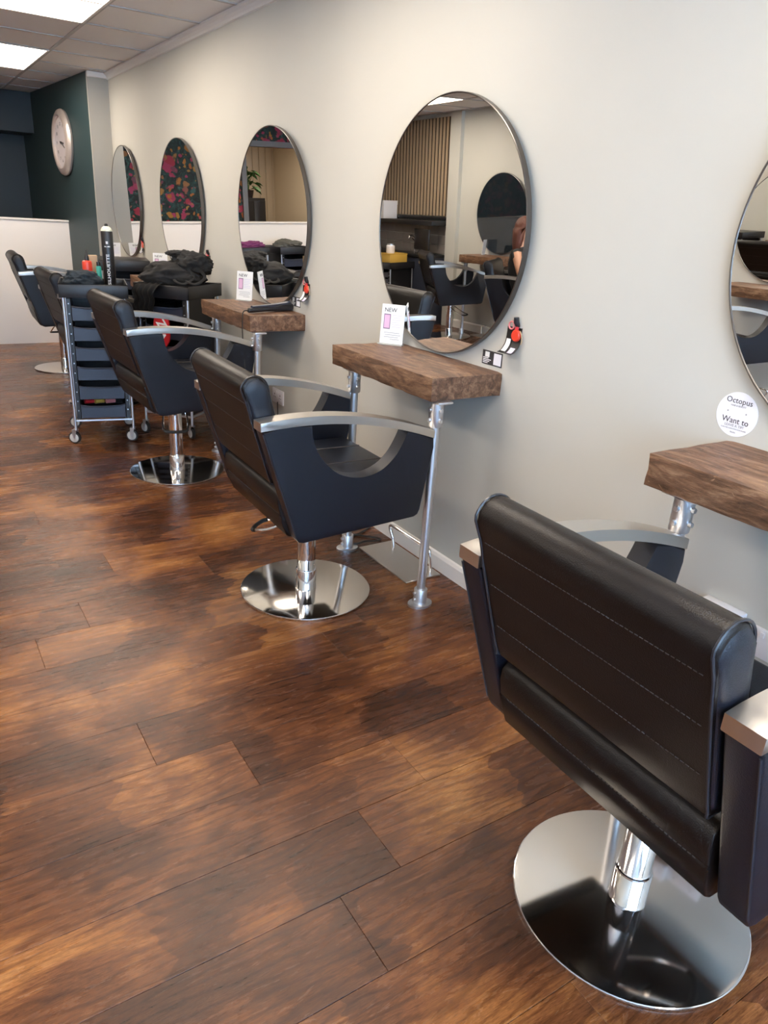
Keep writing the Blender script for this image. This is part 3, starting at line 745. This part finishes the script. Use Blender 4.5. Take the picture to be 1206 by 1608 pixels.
# ================================================================== TROLLEYS
def trolley(loc, rz, label, h=.96, w=.34, d=.38, drawers=6, slump=False):
    t = thing('salon_trolley', label, 'trolley', loc, rz, 'black salon trolleys with drawers')
    hw, hd = w/2, d/2
    fb = bmesh.new()
    for sx in (-1, 1):
        for sy in (-1, 1): obj('post', tube([(sx*hw, sy*hd, .12), (sx*hw, sy*hd, h-.07)], .0085, 12), m_galv, t)
    br = bmesh.new()
    for sy in (-1, 1): add_box(br, (-hw, sy*hd-.007, .140), (hw, sy*hd+.007, .152), .002, 1)
    for sx in (-1, 1): add_box(br, (sx*hw-.007, -hd, .140), (sx*hw+.007, hd, .152), .002, 1)
    obj('bottom_frame', br, m_galv, t)
    # top tray
    tt = bmesh.new(); add_box(tt, (-hw-.022, -hd-.022, h-.075), (hw+.022, hd+.022, h-.062), .004)
    for lo, hi in (((-hw-.022, -hd-.022, h-.075), (hw+.022, -hd-.014, h)), ((-hw-.022, hd+.014, h-.075), (hw+.022, hd+.022, h)), ((-hw-.022, -hd-.022, h-.075), (-hw-.014, hd+.022, h)), ((hw+.014, -hd-.022, h-.075), (hw+.022, hd+.022, h))): add_box(tt, lo, hi, .003)
    # rounded rim
    add_tube(tt, [(-hw-.018, -hd-.018, h), (hw+.018, -hd-.018, h), (hw+.018, hd+.018, h), (-hw-.018, hd+.018, h)], .0055, 8, closed=True)
    obj('top_tray', tt, m_blackp, t)
    # side panels with rail runners
    for sx in (-1, 1):
        sp = bx((sx*(hw-.026)-.012, -hd+.004, .152), (sx*(hw-.026)+.012, hd-.012, h-.08), .002, 1)
        s_ = obj('side_panel', sp, m_blackp, t)
        st = bmesh.new()
        for i in range(drawers*2+1):
            z = .15+i*(h-.26)/(drawers*2); add_lathe(st, [(0, -hd-.004), (.003, -hd-.004), (.004, -hd), (.004, -hd+.006), (0, -hd+.006)], 10, (sx*(hw-.026), 0, z), 'Y')
        obj('rail_stud', st, m_galv, s_)
    obj('back_panel', bx((-hw+.014, hd-.014, .132), (hw-.014, hd-.008, h-.08)), m_blackp, t, smooth=False)
    pit = (h-.08-.168)/drawers
    a, b = hw-.040, hd-.010
    for i in range(drawers):
        z = .158+i*pit; hh = pit*.62
        dm = bmesh.new()
        add_box(dm, (-a, -b, z), (a, b-.012, z+.004)); add_box(dm, (-a, -b, z), (-a+.003, b-.012, z+hh)); add_box(dm, (a-.003, -b, z), (a, b-.012, z+hh)); add_box(dm, (-a, b-.015, z), (a, b-.012, z+hh))
        dr = obj('drawer', dm, m_blackp, t, smooth=False)
        n = 12; fr_ = []
        top = []
        for k in range(n+1):
            x = -a+2*a*k/n; sag = 1-((x/a)**4); top.append((x, z+hh+.010*(1-sag)+.002))
        prof = [(-a, z)]+[(x, zz) for x, zz in top]+[(a, z)]
        fp = prism(prof, -b-.008, -b, 'Y', .0015, 1)
        lip = tube([(x, -b-.010-.008*(1-(x/a)**2), zz-.001) for x, zz in top], .0045, 8)
        obj('drawer_front', merge(fp, lip), m_navyp, dr)
    for sx in (-1, 1):
        for sy in (-1, 1):
            cx, cy = sx*hw, sy*hd; ang = random.uniform(1.0, 1.5)
            cm = Matrix.Translation((cx, cy, 0)) @ Matrix.Rotation(ang, 4, 'Z')
            wh = lathe([(.010, -.012), (.030, -.012), (.0375, -.009), (.038, 0), (.0375, .009), (.030, .012), (.010, .012)], 24, (0, .012, .038), 'X')
            c_ = obj('castor', xform(wh, cm), m_rubber, t)
            hb_ = lathe([(0, -.0140), (.026, -.0135), (.0295, -.0115), (.0295, .0115), (.026, .0135), (0, .0140)], 20, (0, .012, .038), 'X'); obj('wheel_hub', xform(hb_, cm), m_cream_p, c_)
            fk = bmesh.new()
            for s_ in (-1, 1): add_prism(fk, [(-.008, .088), (.018, .088), (.020, .055), (.012, .032), (.004, .034)], s_*.0155-.0012, s_*.0155+.0012, 'X')
            add_box(fk, (-.017, -.010, .086), (.017, .020, .091)); add_lathe(fk, [(0, .090), (.009, .090), (.009, .14), (0, .14)], 12)
            obj('fork', xform(fk, cm), m_galv, c_)
    return t
random.seed(3)
T1 = trolley((-.812, 4.731, 0), R(-11.8), 'black trolley with six drawers facing the camera, carrying spray can and towel')
T2 = trolley((-.302, 4.67, 0), R(-48.6), 'black trolley under the black bag, in front of the wall')
T3 = trolley((-.26, 6.19, 0), R(-12), 'tall black trolley with flat empty top, between the two farthest mirrors', h=1.0)
obj('lid', bx((-.19, -.21, .995), (.19, .21, 1.006), .003), m_blackp, T3)
T4 = trolley((-1.62, 8.05, 0), R(5), 'black trolley against the white partition, left one, seen only in a mirror', h=.97)
T5 = trolley((-2.10, 8.05, 0), R(-4), 'black trolley against the white partition, right one, seen only in a mirror', h=.97)

# things on trolley 1
def blob(rx, ry, rz_, amp, sc, seed, flat=True):
    bm = bmesh.new(); bmesh.ops.create_icosphere(bm, subdivisions=5, radius=1)
    for v in bm.verts:
        p = v.co.copy(); n = noise.fractal(p*sc+Vector((seed, 0, 0)), .8, 2.2, 5)
        rdg = 1-abs(noise.noise(p*sc*1.7+Vector((0, seed, 3))))*2
        s = 1+amp*n+amp*.6*rdg
        v.co = Vector((p.x*rx*s, p.y*ry*s, p.z*rz_*s))
        if flat and v.co.z < -rz_*.55: v.co.z = -rz_*.55
    return bm
zt = .902
o = obj('rolled_towel', blob(.095, .075, .062, .22, 1.6, 2.), m_bluecloth, None, loc=(-.885, 4.66, .9715), ang=180); tag(o, 'crumpled dark blue towel on the drawer trolley beside the spray can', 'towel')
t = thing('spray_can', 'tall black hairspray can with silver top standing on the drawer trolley', 'spray can', (-.725, 4.66, .8995))
obj('can', lathe([(0, 0), (.0325, 0), (.034, .004), (.034, .350), (.032, .356), (.0315, .358)], 36), m_blackp, t)
obj('dome', lathe([(.0325, .356), (.032, .361), (.026, .374), (.016, .381), (.013, .383), (0, .383)], 30), mat('pale_cap', (.75, .78, .62), .3), t)
obj('nozzle', lathe([(0, .380), (.0105, .380), (.0105, .389), (.008, .396), (0, .398)], 20), m_blackp, t)
# letters wrapped on the can
def wrap(bm, r, a0):
    for v in bm.verts:
        a = a0+v.co.x/r; rad = r+v.co.y; v.co = Vector((rad*math.cos(a), rad*math.sin(a), v.co.z))
    return bm
tb = text_bm('SILHOUETTE', .031, ext=.0003, bold=.0004); 
for v in tb.verts: x, y, z = v.co; v.co = Vector((y*.75, 0.0006+z, .140+x))      # text reads upwards
for v in tb.verts: v.co.x = -v.co.x
obj('lettering', wrap(tb, .034, R(-108)), m_whitetext, t, smooth=False)
lg = bmesh.new(); add_box(lg, (-.006, 0, .285), (.006, .0008, .300)); add_box(lg, (-.016, 0, .268), (.016, .0008, .273)); bmesh.ops.subdivide_edges(lg, edges=lg.edges, cuts=2)
obj('emblem', wrap(lg, .034, R(-108)), m_whitetext, t, smooth=False)
t = thing('squeeze_bottle', 'orange red squeeze bottle with black nozzle on the drawer trolley', 'bottle', (-.822, 4.80, .8995))
obj('body', lathe([(0, 0), (.027, 0), (.029, .004), (.029, .165), (.026, .175), (.012, .180), (0, .180)], 30), m_redplastic, t)
obj('nozzle', lathe([(.0145, .178), (.0145, .195), (.008, .215), (.0035, .240), (0, .241)], 18), m_blackp, t)
o = obj('cardboard_box', bx((-.028, -.02, 0), (.028, .02, .205), .002), m_tan, None, loc=(-.772, 4.88, .8995), rot=(0, 0, R(-8))); tag(o, 'small tan carton behind the orange bottle on the drawer trolley', 'box')
t = thing('green_bottle', 'slim green bottle with black cap left of the spray can', 'bottle', (-.768, 4.745, .8995))
obj('body', lathe([(0, 0), (.015, 0), (.0155, .003), (.0155, .145), (.010, .152), (0, .152)], 20), m_green, t); obj('cap', lathe([(0, .152), (.011, .152), (.011, .175), (0, .176)], 16), m_blackp, t)
random.seed(9)
for i, (dx, dy, mm, lab) in enumerate(((.03, -.03, m_pink, 'pink hair clip lying right of the spray can'), (.055, -.012, m_whitetext, 'white hair clip lying right of the spray can'), (.045, .03, m_red, 'red hair clip lying furthest right on the drawer trolley'), (.075, .01, m_tan, 'tan comb clip at the right end of the drawer trolley'))):
    cl = bmesh.new()
    add_tube(cl, catmull([(-.028, 0, .006), (-.01, .004, .016), (.012, .002, .014), (.03, 0, .006)], 4), [.004+.002*math.sin(k) for k in range(13)], 8)
    add_tube(cl, catmull([(-.028, 0, .006), (-.005, -.008, .008), (.03, -.004, .006)], 4), .0035, 8)
    for kk in range(5): add_tube(cl, [(-.018+kk*.009, 0, .013), (-.018+kk*.009, .010, .004)], .0015, 5)
    o = obj('hair_clip', cl, mm, None, loc=(-.742+dx+.01, 4.66+dy, .8995+.004*i*0), rot=(0, 0, random.uniform(0, 3))); tag(o, lab, 'hair clip', 'hair clips on the drawer trolley')
# things in the bottom drawer
for x, mm, nm in ((-.08, m_red, 'red'), (-.02, m_yellow, 'yellow'), (.045, m_pink, 'pink')):
    p = Matrix.Translation((-.812, 4.731, 0)) @ Matrix.Rotation(R(-11.8), 4, 'Z') @ Vector((x, -.12, .250))
    o = obj('hair_roller', tube([(-.028, 0, 0), (.028, 0, 0)], .014, 14), mm, None, loc=p+Vector((0, 0, .0)), rot=(0, 0, R(10))); tag(o, f'{nm} hair roller in the second lowest drawer of the trolley', 'hair roller', 'hair rollers in the trolley drawer')

# black bag and hanging cloth on trolley 2
def bag():
    t = thing('black_bag', 'black soft bag with straps slumped on the trolley by the wall', 'bag', (-.30, 4.66, .955), R(-10))
    bm = blob(.185, .13, .085, .16, 1.4, 5.); obj('body', bm, m_blackcloth, t, loc=(-.03, 0, .052), ang=180)
    bm = blob(.125, .11, .075, .2, 1.8, 9., False); obj('top_fold', bm, m_blackcloth, t, loc=(.085, .01, .125), ang=180)
    bm = blob(.07, .06, .02, .15, 2.4, 12., False); obj('flap', bm, m_blackcloth, t, loc=(.00, .03, .185), ang=180)
    for a, b in ((-.05, .02), (.02, .09)):
        p = catmull([(a, -.11, .05), (a+.01, -.16, .03), (a+.06, -.165, .02), (b+.05, -.13, .06), (b, -.09, .12)], 6)
        obj('strap', tube(p, .010, 8, ry=.003), m_blackcloth, t)
    obj('buckle', tube([(.055+.016*math.cos(a), -.135, .05+.016*math.sin(a)) for a in [2*PI*k/20 for k in range(20)]], .003, 8, closed=True), m_rubber, t)
    return t
bag()
# hanging sleeve of cloth at the left of trolley 2
def drape(w, h, seed, folds=4, depth=.018, curl=.05):
    bm = bmesh.new(); nx, nz = 26, 20; g = []
    for j in range(nz+1):
        row = []
        for i in range(nx+1):
            a = i/nx; z = -h*j/nz; ww = w*(1-.18*math.sin(j/nz*PI*.5))
            y = -depth*math.sin(a*folds*2*PI+seed)*(.3+.7*j/nz)-curl*math.sin(min(1, j/5)*PI/2)
            if j == 0: y += curl
            row.append(bm.verts.new((ww*(a-.5)+.006*math.sin(j*.7+seed), y, z+.012*math.sin(a*9+seed)*(j/nz))))
        g.append(row)
    for j in range(nz):
        for i in range(nx): bm.faces.new((g[j][i], g[j][i+1], g[j+1][i+1], g[j+1][i]))
    bmesh.ops.solidify(bm, geom=bm.faces[:], thickness=.006); return bm
o = obj('hanging_cape', drape(.15, .20, 1.), m_blackcloth, None, loc=(-.540, 4.535, .975), rot=(0, 0, R(-40)), ang=180); tag(o, 'black cutting cape draped over the left corner of the bag trolley', 'cape')
t = thing('red_pouch', 'red pouch with white lettering hanging on the front of the bag trolley', 'pouch', (-.480, 4.475, .70), R(-38))
rp = bmesh.new(); N = 28
prof = [(.050*math.copysign(abs(math.cos(a))**.7, math.cos(a)), .105*math.copysign(abs(math.sin(a))**.8, math.sin(a))) for a in [2*PI*k/N for k in range(N)]]
obj('body', prism(prof, -.010, .010, 'Y', .008, 3), m_red, t)
for s, z in (('Z', .038), ('A', -.040)):
    tb = xform(text_bm(s, .075, bold=.002), Matrix.Translation((0, -.0108, z)) @ basis((.5, 0, -.866), (.866, 0, .5))); obj('lettering', tb, m_whitetext, t, smooth=False)

# ================================================================== CLOCK on the teal wall
t = thing('wall_clock', 'round wall clock with metal rim on the teal wall', 'clock', (-.2365, 8.20, 1.925), R(3.9))
cr = .288
obj('rim', lathe([(cr, 0), (cr+.006, -.02), (cr-.004, -.040), (cr-.030, -.055), (cr-.052, -.058), (cr-.062, -.050), (cr-.062, -.020)], 64, axis='X'), m_clockrim, t)
obj('face', lathe([(0, -.030), (cr-.055, -.030), (cr-.055, -.010), (0, -.010)], 64, axis='X'), m_clock, t)
nm = bmesh.new()
for h in range(1, 13):
    a = h/12*2*PI; tb = text_bm(str(h), .042); nm = merge(nm, xform(tb, Matrix.Translation((-.0308, -math.sin(a)*.160, math.cos(a)*.160)) @ WV))
obj('numerals', nm, m_ink, t, smooth=False)
def hand(L, w, a, x):
    bm = bx((-.001, -w/2, -.03), (.001, w/2, L)); return xform(bm, Matrix.Translation((x, 0, 0)) @ Matrix.Rotation(a, 4, 'X'))
obj('hour_hand', hand(.085, .012, R(97), -.036), m_ink, t, smooth=False); obj('minute_hand', hand(.135, .008, R(112), -.039), m_ink, t, smooth=False)
obj('hub', lathe([(0, -.044), (.010, -.043), (.010, -.032)], 16, axis='X'), m_ink, t)

# ================================================================== OPPOSITE SIDE OF THE SALON (seen in the mirrors)
OG = 'stations along the opposite wall'
opp = [3.30, 4.98, 6.66]
names = ['nearest the shop window', 'in the middle of the opposite wall', 'next to the slatted wood panel']
for i, y in enumerate(opp):
    build_mirror((XO+.0125, y, 1.36), PI, f'round mirror on the opposite wall, {names[i]}', .43, glass=m_mirror_darkrefl if i == 2 else None, group='round mirrors on the opposite wall')
    build_shelf((XO, 0, 0), PI, -y-.36, -y+.36, f'timber shelf on the opposite wall, {names[i]}', (-y-.30, -y+.30), group='timber shelves on the opposite wall')
    build_footrest((XO+.118, y, 0), PI, f'steel footrest under the opposite shelf {names[i]}')
oc = [((-3.50, 3.35), 200, 'black salon chair facing the opposite mirror nearest the shop window'),
      ((-3.52, 5.56), 232, 'black salon chair on the opposite side with a person sitting in it'),
      ((-3.66, 6.92), 204, 'empty black salon chair on the opposite side beside the wash area')]
for (x, y), rz, lab in oc: build_chair('salon_chair', lab, (x, y, 0), R(rz), .02, R(40), 'salon chairs on the opposite side')
again(c2, 'white price card on the opposite shelf next to the slatted panel', (XO+.09, 6.86, .916), R(150))
so2 = again(so, 'white double socket low on the opposite wall', (XO, 3.15, .42), PI)

# slatted panel
sl = thing('slatted_panel', 'tall slatted oak wall panel on the opposite wall, seen in the large middle mirror', 'wall panel', (XO+.001, 8.78, 0))
obj('backing', bx((0, -1.12, 1.31), (.012, 1.115, 2.41)), m_slatback, sl, smooth=False)
s0 = obj('slat', bx((.012, -.019, 1.31), (.026, .019, 2.41), .002, 1), m_slat, sl, smooth=False)
s0.location = (0, -1.10, 0)
for i in range(1, 32):
    c = s0.copy(); COL.objects.link(c); c.location = (0, -1.10+i*.0705, 0)
o = obj('floating_shelf', bx((XO, 7.67, 1.20), (XO+.26, 9.88, 1.255), .004), m_blackp, None); tag(o, 'long black floating shelf under the slatted panel', 'shelf')
t = thing('white_box', 'white cube-shaped box on the black floating shelf', 'box', (XO+.15, 8.98, 1.255))
obj('carton', bx((-.11, -.20, 0), (.11, .20, .215), .004), m_gold, t); obj('lid', bx((-.113, -.203, .17), (.113, .203, .222), .004), m_gold, t)
o = obj('lower_shelf_rail', bx((XO, 7.67, 1.268), (XO+.04, 9.88, 1.30), .003), m_blackp, None); tag(o, 'black rail along the foot of the slatted panel', 'rail')
sp_ = thing('tiled_splashback', 'grey tiled splashback under the black floating shelf', 'splashback', (XO+.002, 7.68, .86))
for r_ in range(3):
    for c_ in range(11):
        x0 = c_*.2
        if r_ == 0 and c_ == 0: tl = obj('tile', bx((0, .002, .002), (.009, .198, .108), .002, 1), m_backsplash, sp_, smooth=False)
        else:
            q = tl.copy(); COL.objects.link(q); q.location = (0, x0, r_*.112)
ct = thing('wash_counter', 'dark counter unit under the tiled splashback', 'counter', (XO+.002, 8.75, 0))
obj('worktop', bx((0, -1.05, .82), (.30, 1.05, .855), .004), m_blackp, ct)
obj('carcass', bx((.0, -1.04, 0), (.27, 1.04, .82)), m_navyp, ct, smooth=False)
for i in range(4):
    d_ = obj('door', bx((.27, -1.03+i*.517, .06), (.288, -1.03+i*.517+.51, .81), .002, 1), m_navyp, ct)
    obj('handle', tube([(.305, -.60+i*.517, .60), (.305, -.60+i*.517, .74)], .006, 8), m_steel, d_)
t = thing('tap', 'chrome mixer tap on the dark counter', 'tap', (XO+.10, 8.25, .855))
obj('spout', tube(catmull([(0, 0, 0), (0, 0, .16), (.02, 0, .20), (.08, 0, .205), (.10, 0, .17)], 5), .010, 10), m_chrome, t); obj('lever', tube([(0, .0, .14), (0, .06, .17)], .006, 8), m_chrome, t)
t = thing('monitor', 'black screen standing on the dark counter', 'monitor', (XO+.2, 7.95, .855), R(8))
obj('screen', bx((-.012, -.20, .05), (.012, .20, .30), .006), m_blackp, t); obj('foot', bx((-.06, -.08, 0), (.06, .08, .012), .004), m_blackp, t); obj('neck', bx((-.025, -.02, .01), (-.008, .02, .16), .003), m_blackp, t)
T6 = trolley((-3.62, 8.12, 0), R(80), 'low black trolley near the slatted panel with a yellow box on top', h=.76)
t = thing('yellow_box', 'yellow storage box on the low black trolley', 'box', (-3.62, 8.12, .699))
yb_ = bmesh.new(); add_box(yb_, (-.13, -.14, 0), (.13, .14, .16), .004); obj('tub', yb_, m_yellow, t); obj('rim', tube([(-.13, -.14, .16), (.13, -.14, .16), (.13, .14, .16), (-.13, .14, .16)], .006, 8, closed=True), m_yellow, t)
t = thing('clear_jar', 'pale jar standing on the yellow box', 'jar', (-3.60, 8.14, .859)); obj('glass', lathe([(0, 0), (.05, 0), (.055, .01), (.055, .09), (.045, .10), (0, .10)], 24), m_plastic_w, t); obj('lid', lathe([(0, .10), (.047, .10), (.047, .115), (0, .118)], 24), m_galv, t)
# garments on the partition trolleys
o = obj('folded_garment', blob(.16, .12, .05, .25, 1.8, 21.), m_purple, None, loc=(-1.66, 8.05, .975), ang=180); tag(o, 'purple garment heaped on the left partition trolley', 'garment')
o = obj('folded_garment', blob(.15, .13, .06, .25, 1.6, 31.), m_grey_garment, None, loc=(-2.11, 8.05, .98), ang=180); tag(o, 'grey garment heaped on the right partition trolley', 'garment')
# hallway cabinet and plant
t = thing('hall_cabinet', 'tall dark cabinet in the hallway beyond the opening', 'cabinet', (-3.18, 11.7, -.012))
obj('body', bx((-.20, -.22, 0), (.20, .22, 1.48), .005), m_blackp, t)
for s in (-1, 1):
    d_ = obj('door', bx((s*.1-.096, -.236, .06), (s*.1+.096, -.221, 1.44), .003), m_blackp, t); obj('handle', tube([(s*.02, -.25, .7), (s*.02, -.25, .85)], .005, 8), m_steel, d_)
t = thing('potted_plant', 'leafy green plant in a dark pot on the hallway cabinet', 'plant', (-3.18, 11.66, 1.468))
obj('pot', lathe([(0, 0), (.06, 0), (.085, .11), (.080, .115), (.072, .10), (0, .10)], 24), m_pot, t)
random.seed(5)
lf = bmesh.new(); A = [lf.verts.new(p) for p in ((0, 0, 0), (.028, .045, .01), (.022, .09, .004), (0, .13, -.02), (-.022, .09, .004), (-.028, .045, .01), (0, .06, -.006))]
for a, b in ((0, 1), (1, 2), (2, 3), (3, 4), (4, 5), (5, 0)): lf.faces.new((A[6], A[a], A[b]))
l0 = obj('leaf', lf, m_leaf, t)
for i in range(44):
    c = l0 if i == 0 else l0.copy()
    if i: COL.objects.link(c)
    hgt = random.uniform(.12, .40); a = random.uniform(0, 2*PI); rad = random.uniform(.0, .11)
    c.location = (rad*math.cos(a), rad*math.sin(a), hgt); c.rotation_euler = (random.uniform(-.6, .7), random.uniform(-.4, .4), a-PI/2); c.scale = (1.2,)*3
stm = bmesh.new()
for i in range(10):
    a = i*.63; add_tube(stm, catmull([(0, 0, .10), (.03*math.cos(a), .03*math.sin(a), .22), (.09*math.cos(a), .09*math.sin(a), .38)], 4), .003, 5)
obj('stem', stm, m_leaf, t)

# ================================================================== SEATED PERSON in the opposite chair (seen in the large mirror)
def person(loc, rz):
    t = thing('person', 'seated person in black top with long auburn hair, seen in the middle mirror', 'person', loc, rz)
    J = {'pelvis': ((-.02, 0, .64), .125), 'waist': ((-.05, 0, .78), .105), 'chest': ((-.07, 0, .94), .120), 'neckb': ((-.06, 0, 1.06), .070), 'neck': ((-.045, 0, 1.12), .048), 'head0': ((-.03, 0, 1.19), .070), 'head1': ((-.02, 0, 1.27), .086), 'crown': ((-.03, 0, 1.34), .060),
         'shL': ((-.06, .15, 1.04), .055), 'elL': ((.02, .22, .82), .042), 'wrL': ((.22, .12, .76), .026),
         'shR': ((-.06, -.15, 1.04), .055), 'elR': ((-.14, -.28, .86), .042), 'wrR': ((.10, -.34, .865), .026),
         'hipL': ((.02, .09, .62), .095), 'knL': ((.42, .11, .62), .065), 'anL': ((.48, .11, .20), .040), 'toL': ((.60, .12, .16), .035),
         'hipR': ((.02, -.09, .62), .095), 'knR': ((.42, -.11, .62), .065), 'anR': ((.50, -.11, .20), .040), 'toR': ((.62, -.12, .16), .035)}
    E = [('pelvis', 'waist'), ('waist', 'chest'), ('chest', 'neckb'), ('neckb', 'neck'), ('neck', 'head0'), ('head0', 'head1'), ('head1', 'crown'), ('neckb', 'shL'), ('shL', 'elL'), ('elL', 'wrL'), ('neckb', 'shR'), ('shR', 'elR'), ('elR', 'wrR'),
         ('pelvis', 'hipL'), ('hipL', 'knL'), ('knL', 'anL'), ('anL', 'toL'), ('pelvis', 'hipR'), ('hipR', 'knR'), ('knR', 'anR'), ('anR', 'toR')]
    # hands: five chained fingers each
    for s, w, d in (('L', Vector((.22, .12, .76)), Vector((.9, -.4, -.1))), ('R', Vector((.10, -.34, .865)), Vector((1, -.05, -.08)))):
        d = d.normalized(); side = d.cross(Vector((0, 0, 1))).normalized()
        J['pm'+s] = (tuple(w+d*.045), .024); E.append(('wr'+s, 'pm'+s))
        for k, (off, L) in enumerate(((-.026, .062), (-.009, .072), (.009, .068), (.025, .052))):
            a = w+d*.085+side*off; b = a+d*L*.55+Vector((0, 0, -.006)); c = b+d*L*.45+Vector((0, 0, -.018))
            for nm_, p, rr_ in (('a', a, .0095), ('b', b, .0085), ('c', c, .007)): J[f'f{s}{k}{nm_}'] = (tuple(p), rr_)
            E += [('pm'+s, f'f{s}{k}a'), (f'f{s}{k}a', f'f{s}{k}b'), (f'f{s}{k}b', f'f{s}{k}c')]
        sg = -1 if s == 'L' else 1
        a = w+d*.03+side*(-.030*sg); b = a+d*.035+side*(-.018*sg)
        J[f't{s}a'] = (tuple(a), .011); J[f't{s}b'] = (tuple(b), .009); E += [('pm'+s, f't{s}a'), (f't{s}a', f't{s}b')]
    keys = list(J); me = bpy.data.meshes.new('body'); me.from_pydata([J[k][0] for k in keys], [(keys.index(a), keys.index(b)) for a, b in E], [])
    o = bpy.data.objects.new('body', me); COL.objects.link(o); o.parent = t
    md = o.modifiers.new('skin', 'SKIN'); md.use_smooth_shade = True
    for i, k in enumerate(keys):
        r = J[k][1]; sv = me.skin_vertices[0].data[i]; sv.radius = (r, r); sv.use_root = (k == 'pelvis')
    o.modifiers.new('sub', 'SUBSURF').levels = 1; o.modifiers['sub'].render_levels = 1
    dg = bpy.context.evaluated_depsgraph_get(); m2 = bpy.data.meshes.new_from_object(o.evaluated_get(dg))
    o.modifiers.clear(); o.data = m2; m2.materials.clear()
    for mm in (m_skin, m_top, m_jeans): m2.materials.append(mm)
    for p in m2.polygons:
        c = p.center; ax = abs(c.y)
        if c.z < .70 and (c.x > .04 or c.z < .66) and ax < .24: p.material_index = 2
        elif .62 < c.z < 1.085 and ax < .175 and c.x < .12: p.material_index = 1
        elif c.z < .27: p.material_index = 1
        else: p.material_index = 0
        p.use_smooth = True
    # hair cap and long hair
    hr = bmesh.new(); bmesh.ops.create_icosphere(hr, subdivisions=4, radius=1)
    for v in hr.verts:
        p = v.co; x, y, z = p.x*.098-.030, p.y*.092, 1.275+p.z*.105
        if p.z < -.1 and p.x < .35: z = 1.275-.115*.1-(-.1-p.z)*.36; x = -.075+p.x*.07; y = p.y*(.105+.02*(-p.z))
        if p.x > .35 and p.z < .45: x = -.035+.35*.108; z = max(z, 1.29)
        v.co = Vector((x, y, z))+noise.noise_vector(Vector((x*30, y*30, z*4)))*.005
    obj('hair', hr, m_hair, t, ang=180)
    fz = bmesh.new()
    add_tube(fz, [(.070, 0, 1.275), (.088, 0, 1.245), (.083, 0, 1.238)], [.007, .012, .008], 8)
    nose = obj('nose', fz, m_skin, t)
    for s in (-1, 1):
        e = bmesh.new(); bmesh.ops.create_uvsphere(e, u_segments=12, v_segments=8, radius=.011, matrix=Matrix.Translation((.058, s*.031, 1.272))); obj('eye', e, m_ink, t)
    obj('mouth', tube([(.062, -.022, 1.212), (.071, 0, 1.211), (.062, .022, 1.212)], .005, 8), m_pink, t)
    return t
person((-3.52, 5.56, -.01), R(232))
